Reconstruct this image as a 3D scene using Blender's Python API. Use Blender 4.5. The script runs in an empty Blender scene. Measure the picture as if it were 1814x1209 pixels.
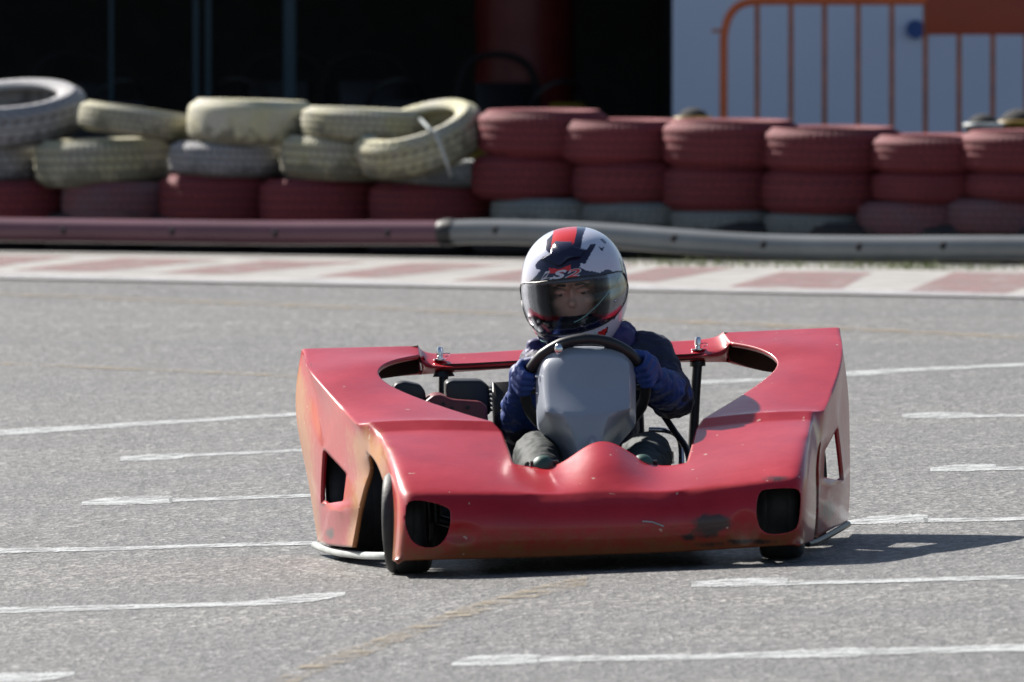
import bpy, bmesh, math, random
from mathutils import Vector, Matrix, noise
R = math.radians
random.seed(7)
sc = bpy.context.scene
C = sc.collection

# ------------------------------------------------------------------ camera
W, H = 1814.0, 1209.0
F = 23360.0                       # focal length in photo pixels (long telephoto)
CAM_H = 1.63
pitch = math.atan((H/2 + 180) / F)
fw = Vector((0, math.cos(pitch), -math.sin(pitch)))
up = Vector((0, math.sin(pitch), math.cos(pitch)))
rt = Vector((1, 0, 0))
def ray(px, py):
    return (fw + rt*((px - W/2)/F) + up*((H/2 - py)/F)).normalized()
d0 = ray(1064, 1012)
CAM = -d0 * (CAM_H / -d0.z)
cam_d = bpy.data.cameras.new("camera"); cam = bpy.data.objects.new("camera", cam_d); C.objects.link(cam)
cam.matrix_world = Matrix((( rt.x, up.x, -fw.x, CAM.x), (rt.y, up.y, -fw.y, CAM.y), (rt.z, up.z, -fw.z, CAM.z), (0, 0, 0, 1)))
cam_d.sensor_width = 36; cam_d.lens = F/W*36; cam_d.clip_start = 1; cam_d.clip_end = 2000
cam_d.dof.use_dof = True; cam_d.dof.focus_distance = 34.5; cam_d.dof.aperture_fstop = 12
sc.camera = cam

# ------------------------------------------------------------------ light
SUN_TO = Vector((0.92, -0.98, -1.0)).normalized()       # direction the light travels
sun_el = math.asin(-SUN_TO.z); sun_az = math.atan2(-SUN_TO.x, -SUN_TO.y)
w = bpy.data.worlds.new("World"); sc.world = w; w.use_nodes = True
nt = w.node_tree; bg = nt.nodes['Background']
sky = nt.nodes.new('ShaderNodeTexSky'); sky.sky_type = 'NISHITA'; sky.sun_disc = False
sky.sun_elevation = sun_el; sky.sun_rotation = sun_az
nt.links.new(sky.outputs[0], bg.inputs[0]); bg.inputs[1].default_value = 0.05
sl = bpy.data.lights.new("sun", 'SUN'); sl.energy = 5.0; sl.angle = R(0.5); sl.color = (1, .95, .88)
so = bpy.data.objects.new("sun", sl); C.objects.link(so); so.location = (-20, 20, 20)
so.rotation_euler = SUN_TO.to_track_quat('-Z', 'Y').to_euler()
sc.view_settings.view_transform = 'Standard'; sc.view_settings.look = 'None'
sc.view_settings.exposure = 0.94; sc.view_settings.gamma = 1

# ------------------------------------------------------------------ ground shape: banked at the kart, level at the tyre wall
BANK = R(2.15)
def smooth(a, b, t):
    t = max(0, min(1, (t-a)/(b-a))); return t*t*(3-2*t)
def HZ(x, y):
    return math.tan(BANK)*(1 - smooth(6, 24, y))*6*math.tanh(x/6)
def gp(px, py, dz=0.0):
    d = ray(px, py); z = 0
    for _ in range(12):
        t = (z + dz - CAM.z)/d.z; p = CAM + d*t; z = HZ(p.x, p.y)
    p.z = z + dz
    return p
def at(px, py, Y):
    d = ray(px, py); return CAM + d*((Y - CAM.y)/d.y)

# kart frame: origin on the ground below the nose, +Y to the kart's rear
YAW = R(2.0)
KM = Matrix.Rotation(YAW, 4, 'Z') @ Matrix.Rotation(-BANK, 4, 'Y')
KI = KM.inverted()
kc = KI @ CAM
def K(px, py, y):
    d = KI.to_3x3() @ ray(px, py)
    return kc + d*((y - kc.y)/d.y)
def P(v):                         # kart-local point -> photo pixel (only used to lay out livery and wear)
    q = KM @ v - CAM
    z = q.dot(fw); return (W/2 + F*q.dot(rt)/z, H/2 - F*q.dot(up)/z)
def K3(t): return K(*t)

# ------------------------------------------------------------------ helpers
def link(name, me, m=None, parent=None):
    o = bpy.data.objects.new(name, me); C.objects.link(o)
    if m is not None and me is not None:
        for k in (m if isinstance(m, (list, tuple)) else [m]): me.materials.append(k)
    if parent: o.parent = parent
    return o
def obj(name, bm, m, parent=None, smooth_=True, ang=40):
    me = bpy.data.meshes.new(name)
    bmesh.ops.recalc_face_normals(bm, faces=bm.faces)
    for f in bm.faces: f.smooth = smooth_
    if smooth_:
        for e in bm.edges:
            if len(e.link_faces) == 2 and e.calc_face_angle(0) > R(ang): e.smooth = False
    bm.to_mesh(me); bm.free()
    return link(name, me, m, parent)
def tag(o, label, cat, group=None):
    o['label'] = label; o['category'] = cat
    if group: o['group'] = group
    return o
def empty(name, loc, label, cat, group=None):
    o = bpy.data.objects.new(name, None); C.objects.link(o); o.location = loc; o.empty_display_size = .1
    return tag(o, label, cat, group)
def structure(o): o['kind'] = 'structure'; return o
def box(bm, c, s, rot=None, bev=0):
    r = bmesh.ops.create_cube(bm, size=1); vs = r['verts']
    M = Matrix.Translation(c) @ (rot.to_4x4() if rot else Matrix()) @ Matrix.Diagonal((*s, 1))
    bmesh.ops.transform(bm, matrix=M, verts=vs)
    if bev:
        es = list({e for v in vs for e in v.link_edges})
        bmesh.ops.bevel(bm, geom=es, offset=bev, segments=2, affect='EDGES', profile=.6)
def tube(bm, pts, r, n=12, caps=True):
    pts = [Vector(p) for p in pts]; rings = []
    rr = r if isinstance(r, (list, tuple)) else [r]*len(pts)
    u = None
    for i, p in enumerate(pts):
        t = (pts[min(i+1, len(pts)-1)] - pts[max(i-1, 0)]).normalized()
        if u is None: u = t.orthogonal().normalized()
        u = (u - t*u.dot(t)).normalized(); v = t.cross(u)
        rings.append([bm.verts.new(p + (u*math.cos(a) + v*math.sin(a))*rr[i]) for a in [2*math.pi*k/n for k in range(n)]])
    for a, b in zip(rings, rings[1:]):
        for k in range(n): bm.faces.new((a[k], a[(k+1) % n], b[(k+1) % n], b[k]))
    if caps:
        bm.faces.new(rings[0][::-1]); bm.faces.new(rings[-1])
def spline(pts, n=8, closed=False):
    pts = [Vector(p) for p in pts]; out = []; m = len(pts)
    for i in range(m if closed else m-1):
        if closed: a, b, c, d = pts[i-1], pts[i], pts[(i+1) % m], pts[(i+2) % m]
        else: a, b, c, d = pts[max(i-1, 0)], pts[i], pts[i+1], pts[min(i+2, m-1)]
        for k in range(n):
            t = k/n
            out.append(.5*((2*b) + (c-a)*t + (2*a-5*b+4*c-d)*t*t + (-a+3*b-3*c+d)*t**3))
    if not closed: out.append(pts[-1])
    return out
def lathe(bm, prof, n=48, axis='Z', M=None, mod=None):
    """prof: closed list of (radius, height)."""
    rings = []
    for k in range(n):
        a = 2*math.pi*k/n; ring = []
        for j, (r, h) in enumerate(prof):
            q = r + (mod(k, j, r, h) if mod else 0)
            p = Vector((q*math.cos(a), q*math.sin(a), h))
            if axis == 'X': p = Vector((h, q*math.cos(a), q*math.sin(a)))
            if M: p = M @ p
            ring.append(bm.verts.new(p))
        rings.append(ring)
    m = len(prof)
    for k in range(n):
        a, b = rings[k], rings[(k+1) % n]
        for j in range(m): bm.faces.new((a[j], b[j], b[(j+1) % m], a[(j+1) % m]))
def bake(o):
    dg = bpy.context.evaluated_depsgraph_get(); dg.update()
    me = bpy.data.meshes.new_from_object(o.evaluated_get(dg))
    old = o.data; o.modifiers.clear(); o.data = me; me.name = old.name
    return o
def remove(o):
    bpy.data.objects.remove(o, do_unlink=True)
def inside(p, poly):
    x, y = p; c = False; j = len(poly)-1
    for i in range(len(poly)):
        xi, yi = poly[i]; xj, yj = poly[j]
        if (yi > y) != (yj > y) and x < (xj-xi)*(y-yi)/(yj-yi)+xi: c = not c
        j = i
    return c

# ------------------------------------------------------------------ materials
class NT:
    def __init__(s, name):
        s.m = bpy.data.materials.new(name); s.m.use_nodes = True; s.t = s.m.node_tree
        s.b = s.t.nodes['Principled BSDF']
        s.tc = s.t.nodes.new('ShaderNodeTexCoord')
    def n(s, typ, **kw):
        q = s.t.nodes.new(typ)
        for k, v in kw.items(): setattr(q, k, v)
        return q
    def l(s, a, b): s.t.links.new(a, b)
    def noise(s, scale, detail=4, rough=.55, vec=None, dist=0):
        q = s.n('ShaderNodeTexNoise'); q.inputs['Scale'].default_value = scale
        q.inputs['Detail'].default_value = detail; q.inputs['Roughness'].default_value = rough
        q.inputs['Distortion'].default_value = dist
        s.l(vec if vec else s.tc.outputs['Object'], q.inputs['Vector']); return q.outputs['Fac']
    def ramp(s, fac, stops):
        q = s.n('ShaderNodeValToRGB'); s.l(fac, q.inputs[0]); e = q.color_ramp.elements
        while len(e) < len(stops): e.new(.5)
        for i, (p, c) in enumerate(stops):
            e[i].position = p; e[i].color = (c, c, c, 1) if isinstance(c, (int, float)) else (*c, 1)
        return q.outputs[0]
    def mix(s, fac, a, b, mode='MIX'):
        q = s.n('ShaderNodeMix', data_type='RGBA', blend_type=mode)
        for inp, v in ((q.inputs[0], fac), (q.inputs[6], a), (q.inputs[7], b)):
            if hasattr(v, 'is_output'): s.l(v, inp)
            elif isinstance(v, (int, float)): inp.default_value = v if inp == q.inputs[0] else (v, v, v, 1)
            else: inp.default_value = (*v, 1)
        return q.outputs[2]
    def math(s, op, a, b=0.0):
        q = s.n('ShaderNodeMath', operation=op)
        for i, v in enumerate((a, b)):
            if hasattr(v, 'is_output'): s.l(v, q.inputs[i])
            else: q.inputs[i].default_value = v
        return q.outputs[0]
    def attr(s, name):
        q = s.n('ShaderNodeAttribute'); q.attribute_name = name; return q
    def bump(s, h, st=.3, d=.005):
        q = s.n('ShaderNodeBump'); q.inputs['Strength'].default_value = st; q.inputs['Distance'].default_value = d
        s.l(h, q.inputs['Height']); s.l(q.outputs[0], s.b.inputs['Normal'])
    def base(s, c):
        if hasattr(c, 'is_output'): s.l(c, s.b.inputs['Base Color'])
        else: s.b.inputs['Base Color'].default_value = (*c, 1)
    def rough(s, c):
        if hasattr(c, 'is_output'): s.l(c, s.b.inputs['Roughness'])
        else: s.b.inputs['Roughness'].default_value = c
def simple(name, col, rough=.5, metal=0, var=.25, scale=6, bump=0, bscale=80, coat=0):
    q = NT(name)
    f = q.noise(scale, 5, .6)
    q.base(q.mix(q.ramp(f, [(.3, 0), (.7, 1)]), tuple(c*(1-var) for c in col), tuple(min(1, c*(1+var)) for c in col)))
    q.rough(rough); q.b.inputs['Metallic'].default_value = metal
    q.b.inputs['Coat Weight'].default_value = coat
    if bump: q.bump(q.noise(bscale, 3), bump, .003)
    return q.m

def mat_asphalt():
    q = NT('asphalt'); v = q.tc.outputs['Object']
    big = q.noise(.35, 4, .6); mid = q.noise(3.0, 5, .6)
    mp = q.n('ShaderNodeMapping'); mp.inputs['Scale'].default_value = (1, .42, 1); q.l(v, mp.inputs['Vector']); sv = mp.outputs[0]
    vo = q.n('ShaderNodeTexVoronoi'); vo.inputs['Scale'].default_value = 88; q.l(sv, vo.inputs['Vector'])
    vc = q.n('ShaderNodeTexVoronoi'); vc.inputs['Scale'].default_value = 34; q.l(sv, vc.inputs['Vector'])
    spk = q.ramp(vo.outputs['Color'], [(.0, .01), (.45, .06), (.7, .20), (.88, .70), (1, 1.)])
    spc = q.ramp(vc.outputs['Color'], [(.0, .03), (.45, .10), (.75, .27), (1, .68)])
    fine = q.noise(46, 5, .8, sv)
    c = q.mix(.42, spk, spc)
    c = q.mix(.35, c, q.ramp(fine, [(.36, .02), (.5, .15), (.62, .50)]))
    c = q.mix(1., c, (.82, .80, .765), 'MULTIPLY')
    c = q.mix(q.ramp(big, [(.35, .0), (.65, 1.)]), q.mix(1., c, (.82, .82, .84), 'MULTIPLY'), q.mix(1., c, (1.06, 1.05, 1.03), 'MULTIPLY'))
    c = q.mix(q.ramp(mid, [(.3, .30), (.62, 0.)]), c, (.12, .12, .12))
    mp = q.n('ShaderNodeMapping'); mp.inputs['Scale'].default_value = (.06, .9, 1); mp.inputs['Rotation'].default_value = (0, 0, .12)
    q.l(v, mp.inputs['Vector'])
    st = q.noise(1.0, 4, .6, mp.outputs[0])
    c = q.mix(q.ramp(st, [(.42, 0.), (.62, .42)]), c, (.10, .10, .10))
    q.base(c); q.rough(.62)
    q.bump(q.mix(.5, q.mix(.5, vo.outputs['Distance'], vc.outputs['Distance']), fine), .9, .010)
    return q.m
def mat_paint(name, col, cover=.62, scale=14):
    q = NT(name)
    q.base(q.mix(q.noise(9, 5, .6), col, tuple(c*.75 for c in col))); q.rough(.6)
    wr = q.ramp(q.noise(scale, 8, .8), [(cover-.14, 1.), (cover+.06, 0.)])
    fn = q.ramp(q.noise(120, 3, .7), [(.38, .35), (.5, 1.)])
    tr = q.n('ShaderNodeBsdfTransparent'); mx = q.n('ShaderNodeMixShader')
    q.l(q.math('MULTIPLY', wr, fn), mx.inputs[0]); q.l(tr.outputs[0], mx.inputs[1]); q.l(q.b.outputs[0], mx.inputs[2])
    q.l(mx.outputs[0], q.t.nodes['Material Output'].inputs[0])
    q.bump(q.noise(90, 4), .4, .004)
    return q.m
def mat_tyre_paint(name, col, col2, expose=.45, dark=(.03, .03, .032)):
    q = NT(name); oi = q.n('ShaderNodeObjectInfo')
    add = q.n('ShaderNodeVectorMath', operation='MULTIPLY_ADD')
    q.l(oi.outputs['Random'], add.inputs[0]); add.inputs[1].default_value = (37, 51, 19); q.l(q.tc.outputs['Object'], add.inputs[2])
    v = add.outputs[0]
    c = q.mix(q.ramp(q.noise(3.2, 4, .6, v), [(.35, 0.), (.65, 1.)]), col, col2)
    c = q.mix(q.math('MULTIPLY', oi.outputs['Random'], .35), c, tuple(x*.5 for x in col))
    # darker tread grooves; patchy paint wear, heavier low down, also standing in for self-shadow
    sep = q.n('ShaderNodeSeparateXYZ'); q.l(q.tc.outputs['Object'], sep.inputs[0])
    rib = q.attr('groove').outputs['Fac']
    low = q.math('MULTIPLY', sep.outputs['Z'], -1.1)
    n_ = q.math('ADD', q.math('ADD', q.noise(5, 8, .8, v), low), q.math('MULTIPLY', q.math('SUBTRACT', q.noise(2.0, 3, .6, v), .5), .45))
    wear = q.ramp(n_, [(expose, 0.), (expose+.10, .85)])
    c = q.mix(q.math('MULTIPLY', rib, .6), c, dark)
    c = q.mix(wear, c, q.mix(.18, dark, col))
    grime = q.ramp(q.noise(30, 6, .8, v), [(.35, .35), (.6, 0.)])
    c = q.mix(grime, c, tuple(x*.4 for x in col2))
    q.base(c); q.rough(.75); q.bump(q.noise(45, 5, .7, v), .6, .01)
    return q.m
def mat_body():
    q = NT('worn_red_fibreglass')
    a = q.attr('wear').outputs['Fac']; s = q.attr('scuff').outputs['Fac']; u = q.attr('bare').outputs['Fac']
    n1 = q.noise(5, 5, .6); n2 = q.noise(26, 6, .75)
    red = q.mix(q.ramp(n1, [(.35, 0.), (.7, 1.)]), (.37, .002, .008), (.46, .005, .018))
    haze = q.ramp(q.noise(2.2, 5, .65, dist=.6), [(.45, 0.), (.75, .10)])
    red = q.mix(haze, red, (.46, .04, .06))
    fade = q.ramp(q.math('ADD', a, q.math('MULTIPLY', q.math('SUBTRACT', n2, .5), .7)), [(.42, 0.), (.75, .9)])
    br = q.attr('brown').outputs['Fac']
    c = q.mix(fade, red, q.mix(br, q.mix(n2, (.40, .14, .035), (.44, .20, .07)), q.mix(n2, (.16, .045, .014), (.26, .10, .03))))
    bare = q.ramp(q.math('ADD', u, q.math('MULTIPLY', q.math('SUBTRACT', n2, .5), .8)), [(.5, 0.), (.75, .85)])
    c = q.mix(bare, c, (.34, .27, .25))
    dk = q.ramp(q.math('ADD', s, q.math('MULTIPLY', q.math('SUBTRACT', n2, .5), .9)), [(.45, 0.), (.7, .92)])
    c = q.mix(dk, c, (.016, .016, .017))
    chips = q.ramp(q.noise(38, 2, .5), [(.735, 0.), (.75, .8)])
    c = q.mix(chips, c, (.55, .38, .30))
    q.base(c)
    q.rough(q.ramp(n1, [(.3, .36), (.7, .5)]))
    q.b.inputs['Specular IOR Level'].default_value = .3; q.b.inputs['Coat Weight'].default_value = .6; q.b.inputs['Coat Roughness'].default_value = .13
    q.bump(q.noise(3.5, 4, .6), .22, .02)
    return q.m
M = dict(
    asphalt=mat_asphalt(),
    white_line=mat_paint('worn_white_line_paint', (.58, .60, .60), .58),
    yellow_line=mat_paint('faded_yellow_line_paint', (.38, .30, .18), .49, 7),
    kerb_red=mat_paint('faded_red_kerb_paint', (.31, .17, .165), .57, 5),
    kerb=simple('pale_kerb_concrete', (.29, .28, .265), .8, 0, .3, 3.5, .5, 60),
    kerb_white=mat_paint('kerb_white_paint', (.50, .49, .51), .60, 5),
    body=mat_body(),
    raw=simple('raw_fibreglass_inside', (.055, .022, .016), .8, 0, .3, 9),
    black=simple('black_plastic', (.014, .014, .016), .45, 0, .3, 12),
    rubber=simple('tyre_rubber', (.035, .035, .036), .6, 0, .4, 14, .3, 70),
    steel=simple('chromed_steel', (.72, .72, .74), .22, 1),
    darksteel=simple('dark_steel_tube', (.04, .04, .045), .4, .5),
    rail=simple('scuffed_grey_plastic_rail', (.40, .43, .42), .35, 0, .3, 10),
    grey=simple('grey_moulded_plastic', (.30, .33, .385), .34, 0, .06, 4, .05, 200, .2),
    engine_red=simple('dull_red_engine_cover', (.16, .025, .03), .45, 0, .3, 8),
    jacket=simple('navy_jacket_cloth', (.012, .016, .045), .7, 0, .5, 20, .6, 60),
    blue=simple('bright_blue_cloth', (.010, .040, .19), .6, 0, .45, 12, .9, 35),
    collar=simple('purple_blue_collar_cloth', (.028, .026, .13), .6, 0, .3, 12, .6, 45),
    trousers=simple('dark_shiny_trouser_cloth', (.018, .026, .027), .75, 0, .3, 9, .7, 28),
    patch=simple('dark_green_shoe', (.03, .09, .07), .5),
    skin=simple('skin', (.62, .36, .27), .5, 0, .12, 9),
    eye_white=simple('eye_white', (.42, .40, .39), .2, 0, .02),
    iris=simple('dark_iris', (.03, .02, .015), .2),
    hair=simple('dark_brown_hair', (.03, .018, .012), .6),
    liner=simple('helmet_liner', (.012, .012, .014), .9),
    red_paint=simple('helmet_red', (.62, .03, .03), .2, 0, .03, 4, 0, 80, .4),
    white_paint=simple('helmet_white', (.60, .62, .74), .2, 0, .03, 4, 0, 80, .5),
    navy_paint=simple('helmet_navy', (.012, .012, .04), .16, 0, .05, 4, 0, 80, .5),
    logo_white=simple('logo_white', (.6, .62, .7), .3, 0, .02),
    teal=simple('teal_mark', (.20, .42, .40), .3, 0, .02),
    pale=mat_tyre_paint('pale_painted_tyre', (.54, .51, .30), (.52, .50, .42), .535),
    grime=mat_tyre_paint('grimy_pale_tyre', (.42, .41, .41), (.34, .34, .36), .54),
    red=mat_tyre_paint('red_painted_tyre', (.26, .036, .046), (.20, .028, .038), .74, (.05, .012, .016)),
    mixed=mat_tyre_paint('worn_red_grey_tyre', (.27, .075, .085), (.22, .13, .15), .58, (.05, .04, .045)),
    greytyre=mat_tyre_paint('grey_white_tyre', (.25, .28, .28), (.34, .36, .35), .52, (.05, .055, .06)),
    darktyre=mat_tyre_paint('black_tyre', (.04, .03, .032), (.03, .03, .032), .5, (.02, .02, .02)),
    pipe_l=simple('pinkish_plastic_pipe', (.12, .05, .068), .26, 0, .25, 1.5),
    pipe_r=simple('silver_grey_pipe', (.17, .18, .185), .24, 0, .25, 1.6),
    wall=simple('white_painted_wall', (.68, .72, .86), .8, 0, .04, .8, .2, 12),
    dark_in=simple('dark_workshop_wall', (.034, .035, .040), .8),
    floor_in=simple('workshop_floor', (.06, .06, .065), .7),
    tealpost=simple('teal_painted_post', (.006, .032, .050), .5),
    drum=simple('dark_red_drum', (.13, .010, .010), .5, 0, .2, 6),
    orange=simple('orange_barrier_paint', (.66, .13, .03), .45, 0, .12, 5),
    orange_rust=simple('rusty_orange_bar', (.44, .13, .055), .55, 0, .3, 12),
    plate=simple('dark_orange_plate', (.34, .045, .014), .5, 0, .12, 4),
    bluesign=simple('dark_blue_enamel', (.02, .07, .25), .4),
    yellow=simple('yellow_kart_plastic', (.25, .16, .02), .4),
    roof=simple('roof_sheet', (.25, .25, .26), .6),
    grass=simple('dry_grass_blade', (.16, .20, .06), .6),
)
def mat_visor():
    q = NT('smoked_visor')
    tr = q.n('ShaderNodeBsdfTransparent'); tr.inputs[0].default_value = (.84, .84, .88, 1)
    gl = q.n('ShaderNodeBsdfGlossy'); gl.inputs['Roughness'].default_value = .10; gl.inputs[0].default_value = (.85, .9, 1, 1)
    lw = q.n('ShaderNodeFresnel'); lw.inputs[0].default_value = 1.38
    mx = q.n('ShaderNodeMixShader'); q.l(q.math('MINIMUM', q.math('MULTIPLY', lw.outputs[0], .9), .30), mx.inputs[0]); q.l(tr.outputs[0], mx.inputs[1]); q.l(gl.outputs[0], mx.inputs[2])
    q.l(mx.outputs[0], q.t.nodes['Material Output'].inputs[0]); return q.m
M['visor'] = mat_visor()

# ------------------------------------------------------------------ SETTING: ground
def axis_pts(lo, hi, step, far):
    a = []; x = lo
    while x <= hi+1e-6: a.append(x); x += step
    s = step; x = hi
    while x < far: s *= 1.7; x += s; a.append(x)
    s = step; x = lo
    while x > -far: s *= 1.7; x -= s; a.insert(0, x)
    return a
bm = bmesh.new()
xs = axis_pts(-8, 8, .5, 500); ys = axis_pts(-14, 30, .5, 900)
g = [[bm.verts.new((x, y, HZ(x, y))) for x in xs] for y in ys]
for j in range(len(ys)-1):
    for i in range(len(xs)-1): bm.faces.new((g[j][i], g[j][i+1], g[j+1][i+1], g[j+1][i]))
structure(obj('asphalt_track', bm, M['asphalt']))

def strip(bm, pts, dz=.002, n=30):
    """pts: (px, py, half-thickness in px) along a painted line; draped on the ground."""
    cen = spline([(p[0], p[1], p[2]) for p in pts], n)
    prev = None
    for c in cen:
        j = random.uniform(-.35, .35)
        j = random.uniform(-.14, .14)*c.z; a = bm.verts.new(gp(c.x, c.y - c.z + j, dz)); b = bm.verts.new(gp(c.x, c.y + c.z + random.uniform(-.14, .14)*c.z, dz))
        if prev: bm.faces.new((prev[0], prev[1], b, a))
        prev = (a, b)
LINES = [
 [(-60, 770, 4), (60, 763, 5), (140, 758, 4), (300, 748, 3), (520, 734, 2.6), (760, 716, 2.5)],
 [(1235, 678, 3.5), (1350, 673, 2.6), (1430, 667, 3)], [(1420, 667, 2.5), (1530, 661, 4.5), (1620, 655, 3), (1814, 646, 2.6), (1890, 642, 2.6)],
 [(213, 813, 3), (260, 811, 5.5), (320, 808, 4.5), (330, 807, 2.5), (450, 802, 2.4), (620, 793, 2.2)],
 [(1598, 737, 3), (1660, 736, 5.5), (1720, 736, 4), (1735, 737, 2.5), (1890, 736, 2.2)],
 [(145, 892, 3), (200, 888, 6.5), (300, 885, 6), (310, 886, 3), (460, 881, 2.8), (640, 875, 2.6)],
 [(1648, 832, 3), (1700, 829, 6), (1760, 828, 5), (1775, 830, 3), (1890, 828, 2.8)],
 [(-60, 978, 5), (40, 975, 4), (200, 972, 3), (400, 966, 3), (560, 962, 3.2), (700, 958, 3)],
 [(1495, 926, 3), (1560, 921, 7), (1640, 919, 6.5), (1655, 922, 3.5), (1890, 917, 3)],
 [(-60, 1082, 6), (60, 1080, 5), (300, 1073, 3.5), (440, 1069, 4.5), (540, 1060, 7), (612, 1052, 3)],
 [(1225, 1036, 4), (1300, 1032, 7), (1390, 1031, 6.5), (1410, 1033, 3.5), (1600, 1028, 3.5), (1890, 1020, 3.5)],
 [(-60, 1202, 8), (60, 1200, 8), (132, 1193, 3)],
 [(800, 1177, 3), (850, 1170, 9), (950, 1168, 8), (980, 1168, 5), (1300, 1162, 5), (1500, 1156, 8), (1560, 1154, 6), (1890, 1146, 6)],
]
for ln in LINES:
    bm = bmesh.new(); strip(bm, ln)
    structure(obj('white_line', bm, M['white_line']))
for ln in ([(-80, 518, 2.5), (400, 536, 3), (900, 556, 3), (1400, 578, 3.5), (1890, 601, 3)],
           [(-80, 640, 2), (200, 652, 2.2), (560, 668, 2)],
           [(1040, 1030, 9), (940, 1050, 9), (800, 1092, 10), (660, 1145, 11), (560, 1180, 12), (470, 1225, 12)]):
    bm = bmesh.new(); strip(bm, ln, .0035); structure(obj('yellow_line', bm, M['yellow_line']))

# painted kerb zone in front of the tyre wall
def vtop(px): return 451 + 26*px/1814
def vlow(px): return 494 + 34*px/1814
bm = bmesh.new(); prev = None
for k in range(41):
    px = -200 + k*56
    q = [bm.verts.new(gp(px, vtop(px)-6, .006)), bm.verts.new(gp(px, vlow(px), .006)), bm.verts.new(gp(px, vlow(px)+1, .0))]
    if prev:
        bm.faces.new((prev[0], prev[1], q[1], q[0])); bm.faces.new((prev[1], prev[2], q[2], q[1]))
    prev = q
structure(obj('kerb', bm, M['kerb']))
bm = bmesh.new()
def kerb_poly(pts, bm):
    vs = [bm.verts.new(gp(x, y, .008)) for x, y in pts]; bm.faces.new(vs)
for xt0, xt1, xb0, xb1, ot, ob in ((-60, 130, -260, -60, 2, 14), (215, 400, 20, 170, 3, 16), (470, 650, 280, 400, 4, 16), (730, 900, 560, 680, 4, 15), (980, 1130, 800, 940, 4, 12),
        (1170, 1300, 1060, 1160, 5, 16), (1385, 1545, 1290, 1490, 10, 10), (1690, 1900, 1600, 1775, 7, 5)):
    kerb_poly([(xt0, vtop(xt0)+ot), (xt1, vtop(xt1)+ot), (xb1, vlow(xb1)-ob), (xb0, vlow(xb0)-ob)], bm)
structure(obj('kerb_red_paint', bm, M['kerb_red']))
bm = bmesh.new(); prev = None
for k in range(60):
    px = -150 + k*36
    hw = 3.2 + .8*math.sin(px*.013)
    q = [bm.verts.new(gp(px, vlow(px)-2-2*hw, .0095)), bm.verts.new(gp(px, vlow(px)-2, .0095))]
    if prev: bm.faces.new((prev[0], prev[1], q[1], q[0]))
    prev = q
structure(obj('kerb_white_edge', bm, M['kerb_white']))

# ------------------------------------------------------------------ tyre wall
def Yk(px): return F*CAM_H/(vtop(px)+180) + CAM.y
def Yt(px): return Yk(px) + 1.05
TY = {}
def tyre_mesh(mk, variant=0):
    key = (mk, variant)
    if key in TY: return TY[key]
    bm = bmesh.new(); Ro, Ri, hw = .5, .31, .17          # unit diameter 1, half-width .17 scaled later
    prof = []
    for t in range(15):                                  # tread crown and shoulders, outer side
        a = -1 + 2*t/14
        r = Ro - .012*abs(a)**2 - .055*abs(a)**7
        if variant != 2 and t in (4, 7, 10): r -= .010
        prof.append((r, a*hw*.93))
    prof += [(.425, hw*1.02), (.37, hw*1.0), (.325, hw*.90), (.31, hw*.78), (.322, hw*.66), (.40, hw*.55), (.45, hw*.3)]
    prof += [(.45, -hw*.3), (.40, -hw*.55), (.322, -hw*.66), (.31, -hw*.78), (.325, -hw*.90), (.37, -hw*1.0), (.425, -hw*1.02)]
    NS = 180
    def cut(k, j):
        if j > 14 or variant == 2: return 0
        if variant == 1: return 1 if ((k + j*2) % 5 < 2 and j not in (6, 7, 8)) else 0
        if j < 5 or j > 9: return 1 if k % 3 == 0 else 0
        return 1 if (k + j) % 4 == 0 else 0
    lathe(bm, prof, NS, mod=lambda k, j, r, h: -.010*cut(k, j))
    o = obj('stacked_tyre', bm, M[mk], ang=70); me = o.data; remove(o)
    at_ = me.attributes.new('groove', 'FLOAT', 'POINT'); m_ = len(prof)
    for i_ in range(len(me.vertices)):
        k, j = divmod(i_, m_)
        at_.data[i_].value = 1 if (cut(k, j) or (variant != 2 and j in (4, 7, 10))) else 0
    TY[key] = me
    return me
GR = {'red': 'red painted tyres stacked in the wall', 'pale': 'pale painted tyres on the left of the wall', 'dark': 'black tyres under the wall'}
def tyre(L, Rr, vt, vb, mk, label, tx=0, ty=0, dy=0, variant=0, group='tyres stacked in the barrier wall', flat=None):
    cx = (L+Rr)/2; Y = Yt(L + 115) + dy
    s = F/(Y - CAM.y)
    D = (Rr-L)/s; c = at(cx, (vt+vb)/2, Y)
    hgt = flat if flat else (vb-vt)/s
    o = bpy.data.objects.new('stacked_tyre', tyre_mesh(mk, variant)); C.objects.link(o)
    o.location = c; o.scale = (D, D, hgt/.34)
    o.rotation_euler = (R(tx), R(ty), random.uniform(0, 6.28))
    o.rotation_mode = 'XYZ'
    m = Matrix.Rotation(R(ty), 4, 'Y') @ Matrix.Rotation(R(tx), 4, 'X') @ Matrix.Rotation(random.uniform(0, 6.28), 4, 'Z')
    o.rotation_euler = m.to_euler()
    tag(o, label, 'tyre', group); return o
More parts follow.
